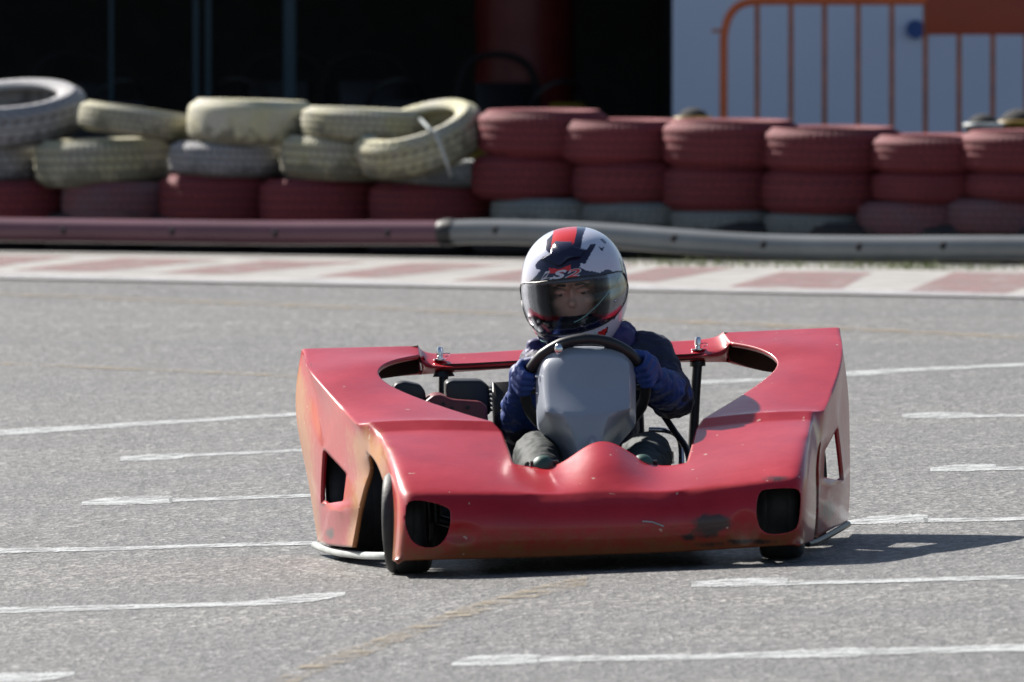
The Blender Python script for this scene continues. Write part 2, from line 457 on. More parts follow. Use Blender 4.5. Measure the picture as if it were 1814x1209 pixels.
stk = [  # six tall red stacks, from the tilted pale tyre to the right edge of the picture
 ('beside the tilted pale tyre', 845, 1080, 196, 274, 833, 1060, 276, 351, 868, 1090, 351, 402, 'greytyre'),
 ('left of the helmet top', 990, 1222, 213, 287, 1012, 1235, 287, 358, 1027, 1245, 358, 405, 'greytyre'),
 ('right of the helmet', 1172, 1420, 214, 294, 1171, 1405, 295, 371, 1183, 1400, 371, 414, 'greytyre'),
 ('before the barrier legs', 1348, 1602, 226, 301, 1346, 1590, 299, 376, 1350, 1560, 376, 418, 'greytyre'),
 ('below the orange sign panel', 1542, 1780, 240, 304, 1543, 1775, 304, 358, 1515, 1765, 357, 416, 'mixed'),
 ('at the right picture edge', 1700, 1945, 233, 303, 1705, 1940, 304, 353, 1667, 1910, 352, 414, 'mixed')]
which = ['tilted pale tyre', '', '', '', '', '']
for i, (wh, a0, a1, t0, b0, c0, c1, t1, b1, e0, e1, t2, b2, mk) in enumerate(stk):
    nm = ['first', 'second', 'third', 'fourth', 'fifth', 'sixth'][i]
    tyre(a0, a1, t0, b0, 'red', f'top red tyre of the {nm} tall red stack, {wh}', tx=1.0, dy=0, group='red tyres of the tall stacks')
    tyre(c0, c1, t1, b1, 'red', f'middle red tyre of the {nm} tall red stack, {wh}', variant=i % 2, group='red tyres of the tall stacks')
    tyre(e0, e1, t2, b2+4, mk, f'{"scuffed grey-white" if mk=="greytyre" else "faded red-grey"} bottom tyre of the {nm} tall stack, {wh}', group='bottom tyres of the tall stacks')
# low red course on the left
for L, Rr, vt, vb, mk, lab in (
   (-90, 140, 320, 387, 'red', 'dark red low tyre at the left picture edge, under pale tyres'),
   (108, 330, 322, 390, 'mixed', 'patchy red and grey low tyre, second from the left edge'),
   (281, 505, 310, 391, 'red', 'low red tyre with a sunlit patch on top, third from left edge'),
   (457, 690, 318, 393, 'red', 'low red tyre under the small square-looking pale tyre, fourth from left edge'),
   (652, 885, 325, 394, 'red', 'low red tyre right under the tilted pale tyre')):
    tyre(L, Rr, vt, vb+4, mk, lab, group='low red tyres under the pale tyres')
# pale courses
tyre(-150, 90, 252, 324, 'grime', 'grimy grey tyre under the big white tyre at the left edge', group=GR['pale'])
tyre(59, 303, 247, 328, 'pale', 'pale yellowish middle tyre with black scuffs, second from left edge', ty=-1.5, group=GR['pale'])
tyre(298, 520, 252, 312, 'grime', 'thin ribbed middle tyre fading to black, under the tall plain pale tyre', ty=1, group=GR['pale'])
tyre(495, 712, 243, 318, 'pale', 'pale middle tyre with dark tread, left of the tilted tyre', ty=2, group=GR['pale'])
tyre(690, 905, 285, 330, 'greytyre', 'shaded grey tyre beneath the strongly tilted pale tyre', group=GR['pale'], dy=.02)
tyre(-115, 156, 166, 238, 'grime', 'big white top tyre showing its hole at the left picture edge', tx=12, ty=-4.5, variant=1, flat=.19, group=GR['pale'])
tyre(137, 345, 195, 238, 'pale', 'slanting pale top tyre with worn black tread, second from left edge', ty=8, tx=-1, flat=.135, group=GR['pale'])
tyre(331, 560, 178, 255, 'pale', 'plain broad pale yellow top tyre without visible tread', ty=1.5, variant=2, group=GR['pale'])
tyre(532, 760, 193, 249, 'pale', 'small pale top tyre just left of the tilted tyre', ty=2.5, variant=0, group=GR['pale'])
to = tyre(628, 862, 208, 288, 'pale', 'strongly tilted pale tyre with open hole and a strap over it', tx=15, ty=-17, variant=1, flat=.185, dy=-.16, group=GR['pale'])
# strap over the tilted tyre
bm = bmesh.new()
yy = to.location.y - .33
tube(bm, spline([at(745, 212, yy+.25), at(765, 233, yy+.02), at(772, 238, yy-.02), at(782, 262, yy-.04), at(792, 290, yy-.02), at(799, 312, yy+.03)], 5), .008, 8)
for p in ((762, 232), (773, 236)):
    q = at(p[0], p[1], yy-.02); box(bm, q, (.02, .02, .025), None, .004)
tag(obj('tie_strap', bm, M['rail']), 'thin grey strap tied over the rim of the tilted pale tyre', 'strap')
# ground course of black tyres, mostly hidden by the pipe
px = -120; ord_ = iter(('leftmost', 'second', 'third', 'fourth', 'fifth', 'sixth', 'seventh', 'eighth', 'ninth', 'tenth', 'rightmost'))
while px < 1960:
    Y = Yt(px+115); s = F/(Y-CAM.y); c = at(px+115, 300, Y)
    o = bpy.data.objects.new('stacked_tyre', tyre_mesh('darktyre', 0)); C.objects.link(o)
    o.location = (c.x, c.y, .085); o.scale = (.58, .58, .5); o.rotation_euler = (0, 0, random.random()*6)
    tag(o, f'{next(ord_)} of the black tyres lying on the ground behind the long pipe', 'tyre', GR['dark'])
    px += 190

# ------------------------------------------------------------------ long pipes
def pipe(name, pts, m, label, bolts, r=.056):
    root_pts = [at(x, y, Yk(x)+.13) for x, y in pts]
    e = empty(name, (root_pts[0].x, root_pts[0].y, 0), label, 'pipe')
    inv = Matrix.Translation(-e.location)
    bm = bmesh.new(); tube(bm, [inv @ p for p in spline(root_pts, 10)], r, 28)
    obj('pipe_body', bm, m, e)
    for bx_, by in bolts:
        bm = bmesh.new(); c = at(bx_, by, Yk(bx_)+.13-r-.002)
        lathe(bm, [(.0, -.006), (.016, -.006), (.019, 0), (.016, .006), (.0, .008)][::1], 12, M=Matrix.Translation(inv @ c) @ Matrix.Rotation(R(90), 4, 'X'))
        obj('bolt', bm, M['liner'], e)
    return e
pipe('barrier_pipe', [(-120, 404), (0, 407), (300, 411), (500, 413), (640, 413), (786, 413)], M['pipe_l'],
     'long pinkish pipe with dark bolts running along the left half of the tyre wall', [(115, 409), (307, 411), (490, 414), (689, 413)])
pr = pipe('barrier_pipe', [(800, 412), (880, 411), (1040, 416), (1195, 427), (1353, 437), (1523, 440), (1672, 440), (1814, 440), (1930, 441)], M['pipe_r'],
     'long silver-grey pipe with a dark sleeve running along the right half of the tyre wall', [(879, 408), (1195, 423), (1354, 434), (1523, 438), (1672, 436)])
bm = bmesh.new()
tube(bm, [at(782, 413, Yk(782)+.13)-pr.location, at(793, 412, Yk(793)+.13)-pr.location, at(806, 412, Yk(806)+.13)-pr.location], [.058, .063, .060], 28)
obj('sleeve', bm, M['black'], pr)
# tufts of grass at the foot of the wall
bm = bmesh.new()
for k in range(900):
    px = random.choice([random.gauss(1500, 110), random.gauss(1250, 70), random.uniform(1100, 1830), random.gauss(1640, 60)])
    b = gp(px, vtop(px)-random.uniform(-5, 3), .012)
    h = random.uniform(.01, .04); a = random.uniform(0, 6.28); wv = Vector((math.cos(a), math.sin(a), 0))*.003
    t = b + Vector((random.uniform(-.02, .02), random.uniform(-.02, .02), h))
    bm.faces.new([bm.verts.new(b-wv), bm.verts.new(b+wv), bm.verts.new(t)])
go = obj('grass', bm, M['grass'], smooth_=False); go['kind'] = 'stuff'
tag(go, 'sparse dry grass growing at the foot of the tyre wall', 'grass')

# ------------------------------------------------------------------ workshop building behind
YB = 38.5
def bx0(px, Y=YB): return at(px, 100, Y).x
xw = bx0(1192)
bld = empty('workshop_building', (xw, YB, 0), 'workshop building with white wall and a wide open dark bay', 'building')
def bpart(name, m, boxes, bev=0):
    bm = bmesh.new()
    for c, s in boxes: box(bm, Vector(c) - bld.location, s, None, bev)
    return obj(name, bm, m, bld, smooth_=False)
bpart('white_wall', M['wall'], [((xw+6, YB+.125, 1.6), (12, .25, 3.2))])
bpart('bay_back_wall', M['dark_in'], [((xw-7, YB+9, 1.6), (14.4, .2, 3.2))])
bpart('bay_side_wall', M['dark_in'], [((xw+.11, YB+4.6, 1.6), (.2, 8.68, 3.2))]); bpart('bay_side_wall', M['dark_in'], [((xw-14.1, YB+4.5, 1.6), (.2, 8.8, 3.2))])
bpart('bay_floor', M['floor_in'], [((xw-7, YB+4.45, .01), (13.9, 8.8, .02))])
bpart('roof', M['roof'], [((xw-1, YB+4.7, 3.3), (27, 10.2, .18))])
bpart('lintel', M['wall'], [((xw-7.05, YB+.13, 2.8), (14, .24, .78))])
for i, (px, wpx, lab) in enumerate(((197, 7, 'thin teal post left in the dark bay'), (347, 10, 'first of the close pair of teal posts in the dark bay'), (369, 10, 'second of the close pair of teal posts in the dark bay'), (513, 22, 'thick dark teal post right of the pair in the bay'))):
    bm = bmesh.new(); w_ = wpx/334
    box(bm, (0, 0, 1.2), (w_, w_, 2.4), None, w_*.15); box(bm, (0, 0, .014), (w_*2.2, w_*2.2, .02), None, .003)
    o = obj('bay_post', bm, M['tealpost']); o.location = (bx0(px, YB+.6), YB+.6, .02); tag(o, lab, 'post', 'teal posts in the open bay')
# drum in the bay
o = empty('oil_drum', (bx0(930, YB+2), YB+2, .02), 'tall dark red drum standing in the dark bay', 'drum')
bm = bmesh.new(); sR = .27
prof = [(.0, .25), (sR*.96, .25)]
for k in range(13):
    z = .27 + k*.085; prof.append((sR*(1.03 if k in (4, 8) else 1), z))
prof += [(sR*.97, 1.32), (0, 1.31)]
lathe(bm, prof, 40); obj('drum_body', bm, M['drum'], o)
bm = bmesh.new(); box(bm, (0, 0, .125), (.7, .6, .24), None, .01); obj('drum_stand', bm, M['black'], o)
# parked karts in the bay
def parked_kart(px, Y, label, mk, rot=0, z=.02):
    e = empty('parked_kart', (bx0(px, Y), Y, z), label, 'kart', 'karts parked in the background'); e.rotation_euler.z = R(rot)
    bm = bmesh.new(); box(bm, (0, -.62, .17), (.9, .3, .18), None, .07); box(bm, (-.52, 0, .18), (.2, .8, .18), None, .06); box(bm, (.52, 0, .18), (.2, .8, .18), None, .06)
    obj('bodywork', bm, M[mk], e)
    bm = bmesh.new(); box(bm, (0, -.2, .36), (.22, .05, .34), Matrix.Rotation(R(-35), 3, 'X'), .03); obj('front_panel', bm, M[mk], e)
    bm = bmesh.new(); tube(bm, [(.15*math.cos(a), .12-.08*math.sin(a)-.12, .50+.12*math.sin(a)) for a in [k*math.pi/8 for k in range(17)]], .014, 8, False); obj('steering_wheel', bm, M['black'], e)
    bm = bmesh.new(); box(bm, (0, .35, .14), (.36, .34, .06), None, .02); box(bm, (0, .53, .38), (.36, .06, .46), Matrix.Rotation(R(-14), 3, 'X'), .025); obj('seat', bm, M['black'], e)
    bm = bmesh.new(); tube(bm, spline([(-.25, .62, .15), (-.24, .64, .6), (-.12, .65, .74), (.12, .65, .74), (.24, .64, .6), (.25, .62, .15)], 6), .018, 10); obj('roll_hoop', bm, M['liner'], e)
    for sx in (-1, 1):
        for y, r_ in ((-.45, .12), (.52, .14)):
            bm = bmesh.new(); lathe(bm, [(r_*.55, -.06), (r_, -.06), (r_, .06), (r_*.55, .06)], 24, 'X', Matrix.Translation((sx*.54*(1 if y > 0 else .8), y*1.0, r_)))
            obj('wheel', bm, M['rubber'], e)
    return e
parked_kart(210, YB+1.6, 'dark kart parked left in the bay behind the thin teal post', 'dark_in', 25)
parked_kart(430, YB+2.2, 'kart with yellow bodywork parked behind the teal posts', 'yellow', -20)
parked_kart(700, YB+1.8, 'dark kart parked left of the red drum', 'dark_in', 15)
parked_kart(985, YB+1.0, 'dark kart with yellow parts parked right before the red drum', 'yellow', 30)
# objects poking up behind the tyre wall on the right: helmets on a bench
def prop_helmet(px, vtop_, wpx, label, mk, Y):
    s = F/(Y-CAM.y); rr = wpx/2/s; c = at(px, vtop_, Y)
    e = empty('spare_helmet', (c.x, c.y, c.z-rr*.95), label, 'helmet', 'helmets on the bench behind the tyres')
    bm = bmesh.new(); bmesh.ops.create_uvsphere(bm, u_segments=28, v_segments=18, radius=rr)
    for v in list(bm.verts):
        v.co.z *= .92; v.co.y *= 1.15
        if v.co.z < -rr*.6: v.co.z = -rr*.6
    obj('shell', bm, M['liner'], e)
    bm = bmesh.new(); tube(bm, [(rr*1.0*math.cos(a), -rr*1.13*math.sin(a), rr*.28) for a in [k*math.pi/14 for k in range(15)]], rr*.16, 8)
    obj('stripe', bm, M[mk], e)
    return rr, c
YH = Yt(1500)+1.1
for a in ((1228, 190, 62, 'black helmet with yellow band behind the third red stack', 'yellow', YH), (1742, 201, 64, 'black helmet with pale band behind the last red stacks', 'rail', YH-.4), (1806, 192, 80, 'black helmet with yellow band at the right picture edge', 'yellow', YH-.25)):
    prop_helmet(*a)
bb = at(1500, 235, YH)
e = empty('bench', (bb.x, bb.y, 0), 'dark bench behind the right part of the tyre wall', 'bench')
for nm, bs in (('bench_top', [((0, 0, at(1500, 212, YH).z-.13-.02), (2.2, .9, .04))]),
               ('leg', [((-1.0, -.35, .17), (.05, .05, .33))]), ('leg', [((1.0, -.35, .17), (.05, .05, .33))]), ('leg', [((-1.0, .35, .17), (.05, .05, .33))]), ('leg', [((1.0, .35, .17), (.05, .05, .33))])):
    bm = bmesh.new()
    for c, s in bs: box(bm, c, s)
    obj(nm, bm, M['darksteel'], e, False)
# orange crowd barrier
YR = YB - 2.0; sR_ = F/(YR-CAM.y)
def b2(px, v): p = at(px, v, YR); return Vector((p.x, YR, p.z))
o0 = b2(1280, 200); e = empty('crowd_barrier', (o0.x, YR, 0), 'orange tubular crowd barrier with orange plate before the white wall', 'barrier')
def bl(px, v): return b2(px, v) - e.location
zl = .12
bm = bmesh.new()
p0 = bl(1282, 200); p0.z = zl
pe = bl(2060, 200); pe.z = zl; pt = bl(2060, 60)
tube(bm, [Vector((p0.x, 0, 0))] + spline([Vector((p0.x, 0, .3)), bl(1282, 100), bl(1284, 55), bl(1296, 22), bl(1322, 5), bl(1370, 2), bl(1500, 2)], 6) + [bl(2000, 2), bl(2040, 12), bl(2058, 50), Vector((pe.x, 0, 0))], .021, 14)
obj('frame', bm, M['orange'], e)
bm = bmesh.new(); tube(bm, [Vector((p0.x, 0, .14)), Vector((pe.x, 0, .14))], .016, 10); obj('bottom_rail', bm, M['orange'], e)
for k in range(12):
    px = 1341.5 + 59.6*k; a = bl(px, 4); bm = bmesh.new()
    tube(bm, [Vector((a.x, 0, .14)), a], .0135, 10); obj('bar', bm, M['orange_rust'], e)
bm = bmesh.new(); a = bl(1641, -8); b = bl(1900, 62); box(bm, ((a.x+b.x)/2, -.018, (a.z+b.z)/2), (b.x-a.x, .008, a.z-b.z), None, .002); obj('plate', bm, M['plate'], e)
bm = bmesh.new(); a = bl(1270, 55); box(bm, a, (.05, .02, .018), None, .004); obj('hook', bm, M['orange_rust'], e)
for x in (p0.x+.1, pe.x-.1):
    bm = bmesh.new(); box(bm, (x, 0, .015), (.05, .6, .03), None, .006); obj('foot', bm, M['orange'], e)
# blue disc on the wall
c = at(1622, 52, YB-.02)
bm = bmesh.new(); lathe(bm, [(0, -.02), (.044, -.02), (.05, -.008), (.05, .02), (0, .02)], 24, M=Matrix.Rotation(R(90), 4, 'X'))
o = obj('wall_disc', bm, M['bluesign']); o.location = c; tag(o, 'small round dark blue disc on the white wall beside the orange plate', 'disc')

# ------------------------------------------------------------------ THE KART
kart = empty('go_kart', (0, 0, 0), 'worn red go-kart with wide fibreglass bodywork on the asphalt', 'kart')
kart.matrix_world = KM
def kobj(name, bm, m, parent=kart, **kw): return obj(name, bm, m, parent, **kw)
LO = [(535,617,1.38),(538,630,1.30),(541,648,1.19),(552,664,1.08),(571,686,.97),(602,721,.80),(630,751,.62),(650,748,.58),(672,767,.53),(686,795,.34),(697,838,.14),(703,872,.045),(704,905,.012),(702,950,.005),(698,994,.02)]
LI = [(740,612,1.38),(744,629,1.30),(694,637,1.20),(661,656,1.10),(684,684,.97),(770,717,.78),(852,742,.60),(872,747,.57),(890,766,.53),(910,822,.27),(925,852,.14),(935,874,.045),(938,905,.01),(940,948,0),(940,988,.02)]
RO = [(1487,579,1.38),(1490,594,1.30),(1493,612,1.19),(1493,634,1.08),(1489,657,.97),(1477,692,.80),(1461,728,.62),(1441,728,.58),(1438,744,.53),(1433,775,.32),(1429,812,.14),(1428,845,.045),(1427,880,.012),(1424,925,.005),(1420,965,.02)]
RI = [(1281,588,1.38),(1293,607,1.28),(1342,614,1.20),(1384,637,1.10),(1372,662,.97),(1310,704,.78),(1258,735,.60),(1246,742,.57),(1233,761,.53),(1217,820,.27),(1213,845,.14),(1210,868,.045),(1207,900,.01),(1205,940,0),(1205,978,.02)]
LX = [(650,800,.58),(664,814,.50),(674,838,.42),(680,857,.38),(685,882,.35),(688,912,.33),(690,950,.30),(692,992,.28)]     # rows 7..14
RX = [(1456,776,.58),(1449,792,.50),(1446,815,.42),(1445,840,.38),(1446,865,.35),(1446,890,.33),(1445,925,.30),(1441,958,.28)]
LS = dict(S1=(524,679,1.40),S2=(523,735,1.40),S3=(533,790,1.39),S4=(546,850,1.38),S5=(553,895,1.37),S6=(563,960,1.35),
          T1=(557,690,1.22),T2=(568,742,1.12),T3=(573,796,.98),Tm=(569,845,.98),T5=(568,894,.98),Tb=(569,904,.93),Wb=(613,901,.70),T6=(580,966,1.0),
          W4=(614,840,.78),W5=(608,888,.78),Mm=(608,969,.84),V3=(659,831,.60),V4=(648,858,.62),V5=(639,891,.66),V6=(624,970,.72))
RS = dict(S1=(1496,640,1.40),S2=(1503,690,1.40),S3=(1505,750,1.39),S4=(1506,820,1.38),S5=(1506,880,1.37),S6=(1502,923,1.35),
          T1=(1494,668,1.20),T2=(1489,706,1.14),T3=(1484,757,.98),Tm=(1491,810,.98),T5=(1495,853,.98),Tb=(1494,862,.93),Wb=(1457,853,.70),T6=(1490,930,1.06),
          W4=(1461,800,.78),W5=(1459,846,.78),Mm=(1474,937,.85),V3=(1452,800,.60),V4=(1450,830,.62),V5=(1451,865,.66),V6=(1447,953,.72))
NOSE = {9: [(955,831,.265),(987,826,.27),(1016,806,.28),(1043,787,.29),(1068,780,.295),(1096,788,.29),(1126,809,.28),(1157,825,.27),(1188,826,.265)],
        10: [(965,855,.14),(992,853,.145),(1019,836,.155),(1046,818,.165),(1071,812,.17),(1098,818,.165),(1128,838,.155),(1157,851,.145),(1187,850,.14)],
        11: [(967,875,.045),(993,875,.045),(1020,873,.045),(1046,871,.045),(1071,870,.045),(1098,870,.045),(1128,870,.045),(1157,871,.045),(1187,870,.045)]}
bm = bmesh.new(); cr = bm.edges.layers.float.new('crease_edge'); vcr = bm.verts.layers.float.new('crease_vert')
wl = bm.verts.layers.float.new('wear'); ul = bm.verts.layers.float.new('bare')
def V(t, wv=0, uv=0):
    v = bm.verts.new(K(*t)); v[wl] = wv; v[ul] = uv; return v
cols = {}
creases = []
def lerp3(a, b, t): return tuple(a[i]+(b[i]-a[i])*t for i in range(3))
for side, O, I, X, S in (('L', LO, LI, LX, LS), ('R', RO, RI, RX, RS)):
    ov = [V(t, (.5 if 7 <= i <= 9 and side == 'L' else .35 if side == 'R' and 1 < i < 9 else .15) if i < 11 else .3+.13*(i-11)) for i, t in enumerate(O)]
    iv = [V(t, .18 if i < 12 else .15+.34*(i-12)) for i, t in enumerate(I)]
    m1, m2 = [], []
    for i in range(15):
        crown = -3.5 if 0 < i < 11 else 0
        low = 0 if i < 12 else .15+.34*(i-12)
        m1.append(V(tuple(Vector(lerp3(O[i], I[i], .30)) + Vector((0, crown, -.012 if i > 10 else 0))), low))
        m2.append(V(tuple(Vector(lerp3(O[i], I[i], .68)) + Vector((0, crown, -.012 if i > 10 else 0))), low))
    cols[side] = iv
    for i in range(14):
        for a, b in ((ov, m1), (m1, m2), (m2, iv)): bm.faces.new((a[i], b[i], b[i+1], a[i+1]))
    for i in range(0, 6): creases.append((ov[i], ov[i+1], .75))
    for i in range(6, 14): creases.append((ov[i], ov[i+1], .45 if i < 9 else .3))
    for c_ in (ov, m1, m2, iv):
        pass
    for a, b in ((ov, m1), (m1, m2), (m2, iv)):
        creases.append((a[7], b[7], .75)); creases.append((a[8], b[8], .7)); creases.append((a[6], b[6], .2)); creases.append((a[1], b[1], .25)); creases.append((a[0], b[0], .7)); creases.append((a[11], b[11], .4))
    for i in range(8, 12): creases.append((iv[i], iv[i+1], .6 if side == 'R' else .55))
    xv = [V(t, 1. if side == 'L' else .6, .5 if k > 3 else .1) for k, t in enumerate(X)]
    # fender side
    for k in range(7): bm.faces.new((ov[7+k], ov[8+k], xv[k+1], xv[k]))
    bm.faces.new((ov[6], ov[7], xv[0]))
    s = {}
    for k, t in S.items():
        wv = {'S': .95, 'T': .25, 'W': .2, 'V': 1.0, 'M': .4}[k[0]]
        if side == 'R': wv = {'S': .4, 'T': .3, 'W': .4, 'V': .5, 'M': .5}[k[0]]
        s[k] = V(t, wv, (.62 if side == 'R' else .15) if k in ('S6', 'T6', 'Mm', 'V6', 'T5', 'V5') else (.35 if side == 'R' else 0))
    V2 = xv[0]
    for nm_, cv_ in (('W4', .9), ('T3', .9), ('T5', .9), ('W5', .9), ('V6', .9), ('S6', .8), ('V4', .4)): s[nm_][vcr] = cv_
    for v_, cv_ in ((ov[14], .8), (xv[7], .8), (iv[0], .8), (iv[1], .5), (ov[0], .7), (ov[6], .6), (ov[7], .5)): v_[vcr] = cv_
    for f in ((ov[0], ov[1], s['T1'], s['S1']), (ov[1], ov[2], ov[3], s['T1']), (s['T1'], ov[3], ov[4], s['T2']), (s['S1'], s['T1'], s['T2'], s['S2']),
              (s['S2'], s['T2'], s['T3'], s['S3']), (s['T2'], ov[4], ov[5], s['T3']), (s['T3'], ov[5], V2, s['W4']), (ov[5], ov[6], V2),
              (V2, s['V3'], s['V4'], s['W4']), (s['W4'], s['V4'], s['V5'], s['W5']), (s['T5'], s['W5'], s['Wb'], s['Tb']), (s['Tb'], s['Wb'], s['Mm'], s['T6']), (s['W5'], s['V5'], s['Wb']), (s['Wb'], s['V5'], s['V6'], s['Mm']),
              (s['S3'], s['T3'], s['Tm'], s['S4']), (s['S4'], s['Tm'], s['T5'], s['S5']), (s['S5'], s['T5'], s['Tb']), (s['S5'], s['Tb'], s['T6'], s['S6'])):
        bm.faces.new(f)
    for a, b in (('T1', 'T2'), ('T2', 'T3')): creases.append((s[a], s[b], .6))
    for a, b in (('T3', 'Tm'), ('Tm', 'T5'), ('T5', 'W5'), ('W5', 'W4'), ('W4', 'T3')): creases.append((s[a], s[b], 1.))
    creases.append((s['Tb'], s['Wb'], .8)); creases.append((s['T3'], V2, .35))
    for a, b in (('T1', 'T2'), ('T2', 'T3'), ('V3', 'V4'), ('V4', 'V5')): creases.append((s[a], s[b], .9))
    creases.append((ov[1], s['T1'], .7)); creases.append((ov[5], s['T3'], .5))
    # rear fascia
    fo = V((O[0][0]+(4 if side == 'L' else 0), O[0][1]+58, 1.43)); fd = 0 if side == 'L' else 18
    f1 = V((*[lerp3(O[0], I[0], .3)[0], lerp3(O[0], I[0], .3)[1]+58+fd], 1.43)); f2 = V((lerp3(O[0], I[0], .68)[0], lerp3(O[0], I[0], .68)[1]+56+fd, 1.42))
    fi = V((748, 664, 1.33)) if side == 'L' else V((1287, 642, 1.33))
    for a, b, c_, d_ in ((ov[0], m1[0], f1, fo), (m1[0], m2[0], f2, f1), (m2[0], iv[0], fi, f2)): bm.faces.new((a, b, c_, d_))
    cols[side+'f'] = fi; cols[side+'s'] = s
# rear deck
kb = [(752,630,1.39),(850,625,1.385),(945,619,1.38),(1060,611,1.38),(1165,606,1.38),(1268,602,1.39)]
kf = [(753,654,1.25),(850,649,1.25),(945,642,1.25),(1060,638,1.25),(1170,636,1.25),(1283,632,1.25)]
kl = [(752,664,1.27),(850,657,1.27),(945,650,1.27),(1060,645,1.27),(1170,642,1.27),(1285,641,1.27)]
B = [V(t, .05) for t in kb]; Fv = [V(t, .3) for t in kf]; Lv = [V(t, .1) for t in kl[1:5]]
Lv = [cols['Lf']] + Lv + [cols['Rf']]
for i in range(5):
    bm.faces.new((B[i], B[i+1], Fv[i+1], Fv[i])); bm.faces.new((Fv[i], Fv[i+1], Lv[i+1], Lv[i])); creases.append((Fv[i], Fv[i+1], .7))
for side, b, f, l in (('L', B[0], Fv[0], Lv[0]), ('R', B[5], Fv[5], Lv[5])):
    iv = cols[side]; bm.faces.new((iv[0], iv[1], f, b)); bm.faces.new((iv[1], f, l))
    creases.append((iv[0], iv[1], .6))
# nose
rows = {}
for r_ in range(9, 15):
    li, ri = cols['L'][r_], cols['R'][r_]
    if r_ in NOSE: mid = [V(t) for t in NOSE[r_]]
    else:
        a, b = LI[r_], RI[r_]
        mid = []
        for k in range(9):
            x = NOSE[11][k][0]; t = (x-a[0])/(b[0]-a[0]); q = lerp3(a, b, t)
            mid.append(V((q[0], q[1], q[2]-.012), .15+.34*(r_-12)))
    rows[r_] = [li] + mid + [ri]
for r_ in range(9, 14):
    for k in range(10): bm.faces.new((rows[r_][k], rows[r_][k+1], rows[r_+1][k+1], rows[r_+1][k]))
for k in range(10): creases.append((rows[11][k], rows[11][k+1], .8))
for a, b, c_ in creases:
    for e in a.link_edges:
        if e.other_vert(a) == b: e[cr] = c_
bo = kobj('bodywork', bm, [M['body'], M['raw']])
for p_ in bo.data.polygons: p_.use_smooth = True
md = bo.modifiers.new('s', 'SUBSURF'); md.levels = md.render_levels = 4
md = bo.modifiers.new('t', 'SOLIDIFY'); md.thickness = .011; md.offset = -1; md.use_even_offset = False; md.material_offset = 1; md.material_offset_rim = 0
# front openings
def cutter(poly, y0, y1):
    b2_ = bmesh.new(); a = [b2_.verts.new(K(x, y, y0)) for x, y in poly]; b = [b2_.verts.new(K(x, y, y1)) for x, y in poly]
    b2_.faces.new(a); b2_.faces.new(b[::-1]); n = len(a)
    for k in range(n): b2_.faces.new((a[k], a[(k+1) % n], b[(k+1) % n], b[k]))
    return obj('cut', b2_, None)
hL = [(720,900),(726,889),(745,887),(775,893),(795,902),(798,915),(796,936),(788,955),(774,968),(755,970),(737,964),(725,950),(718,925)]
hR = [(1347,872),(1360,867),(1395,865),(1413,868),(1418,880),(1417,905),(1413,930),(1403,941),(1380,946),(1360,945),(1346,935),(1340,912),(1341,888)]
def dense(poly): return [(p.x, p.y) for p in spline([(x, y, 0) for x, y in poly], 3, True)]
for h_ in (hL, hR):
    c_ = cutter(dense(h_), -.12, .13); c_.matrix_world = KM
    bpy.context.view_layer.update()
    md = bo.modifiers.new('b', 'BOOLEAN'); md.object = c_; md.operation = 'DIFFERENCE'; md.solver = 'EXACT'
    bpy.context.view_layer.update(); bake(bo); remove(c_)
# small moulded scoops and wear painted per vertex
me = bo.data
me.attributes.new('scuff', 'FLOAT', 'POINT'); me.attributes.new('brown', 'FLOAT', 'POINT')
sc_a = me.attributes['scuff']; br_a = me.attributes['brown']
for i, v in enumerate(me.vertices): br_a.data[i].value = 1 - smooth(.03, .22, v.co.y)*1.0  # worn front turns darker brown, partly to deepen its shade in the colour
blobs = [(1262, 928, 46, 22, .72), (1218, 952, 20, 11, .6), (1372, 848, 40, 9, .55), (1330, 960, 60, 7, .6), (1262, 965, 60, 8, .5), (1250, 942, 36, 18, .62),
         (585, 945, 14, 16, .55), (1468, 905, 18, 30, .6)]
for i, v in enumerate(me.vertices):
    if v.co.y > .3 and v.co.z > .35: continue
    x, y = P(v.co); a = 0
    for bx_, by, rx, ry, st in blobs:
        d = ((x-bx_)/rx)**2 + ((y-by)/ry)**2
        a = max(a, st*max(0, 1.25-d*.8))
    sc_a.data[i].value = min(1, a)
    if v.co.y < .14:                     # pressed scoop beside the left opening
        d = ((x-815)/38)**2 + ((y-945)/22)**2
        if d < 1 and y < 990: v.co.y += .010*(1-d)**1.5
        d = ((x-1320)/26)**2 + ((y-935)/34)**2
        if d < 1: v.co.y += .012*(1-d)**1.5
me.update()
# scratch marks on the nose
for pts in ([(1138, 924), (1155, 925), (1176, 933)],):
    bm = bmesh.new(); tube(bm, [K(x, y, -.014) for x, y in pts], .0018, 6); kobj('scratch', bm, M['rail'])

# lower rails
bm = bmesh.new(); tube(bm, spline([K(562, 966, 1.33), K(575, 972, 1.2), K(600, 978, .95), K(640, 983, .72), K(676, 984, .55), K(700, 984, .5)], 6), [.011]+[.0095]*30, 12) if False else tube(bm, spline([K(558, 966, 1.36), K(575, 973, 1.2), K(600, 979, .95), K(640, 984, .72), K(676, 985, .55), K(700, 985, .5)], 6), .0095, 12)
kobj('side_rail', bm, M['rail'])
bm = bmesh.new(); tube(bm, spline([K(1502, 929, 1.36), K(1480, 942, .95), K(1447, 960, .62), K(1430, 964, .5)], 6), .008, 12); kobj('side_rail', bm, M['darksteel'])

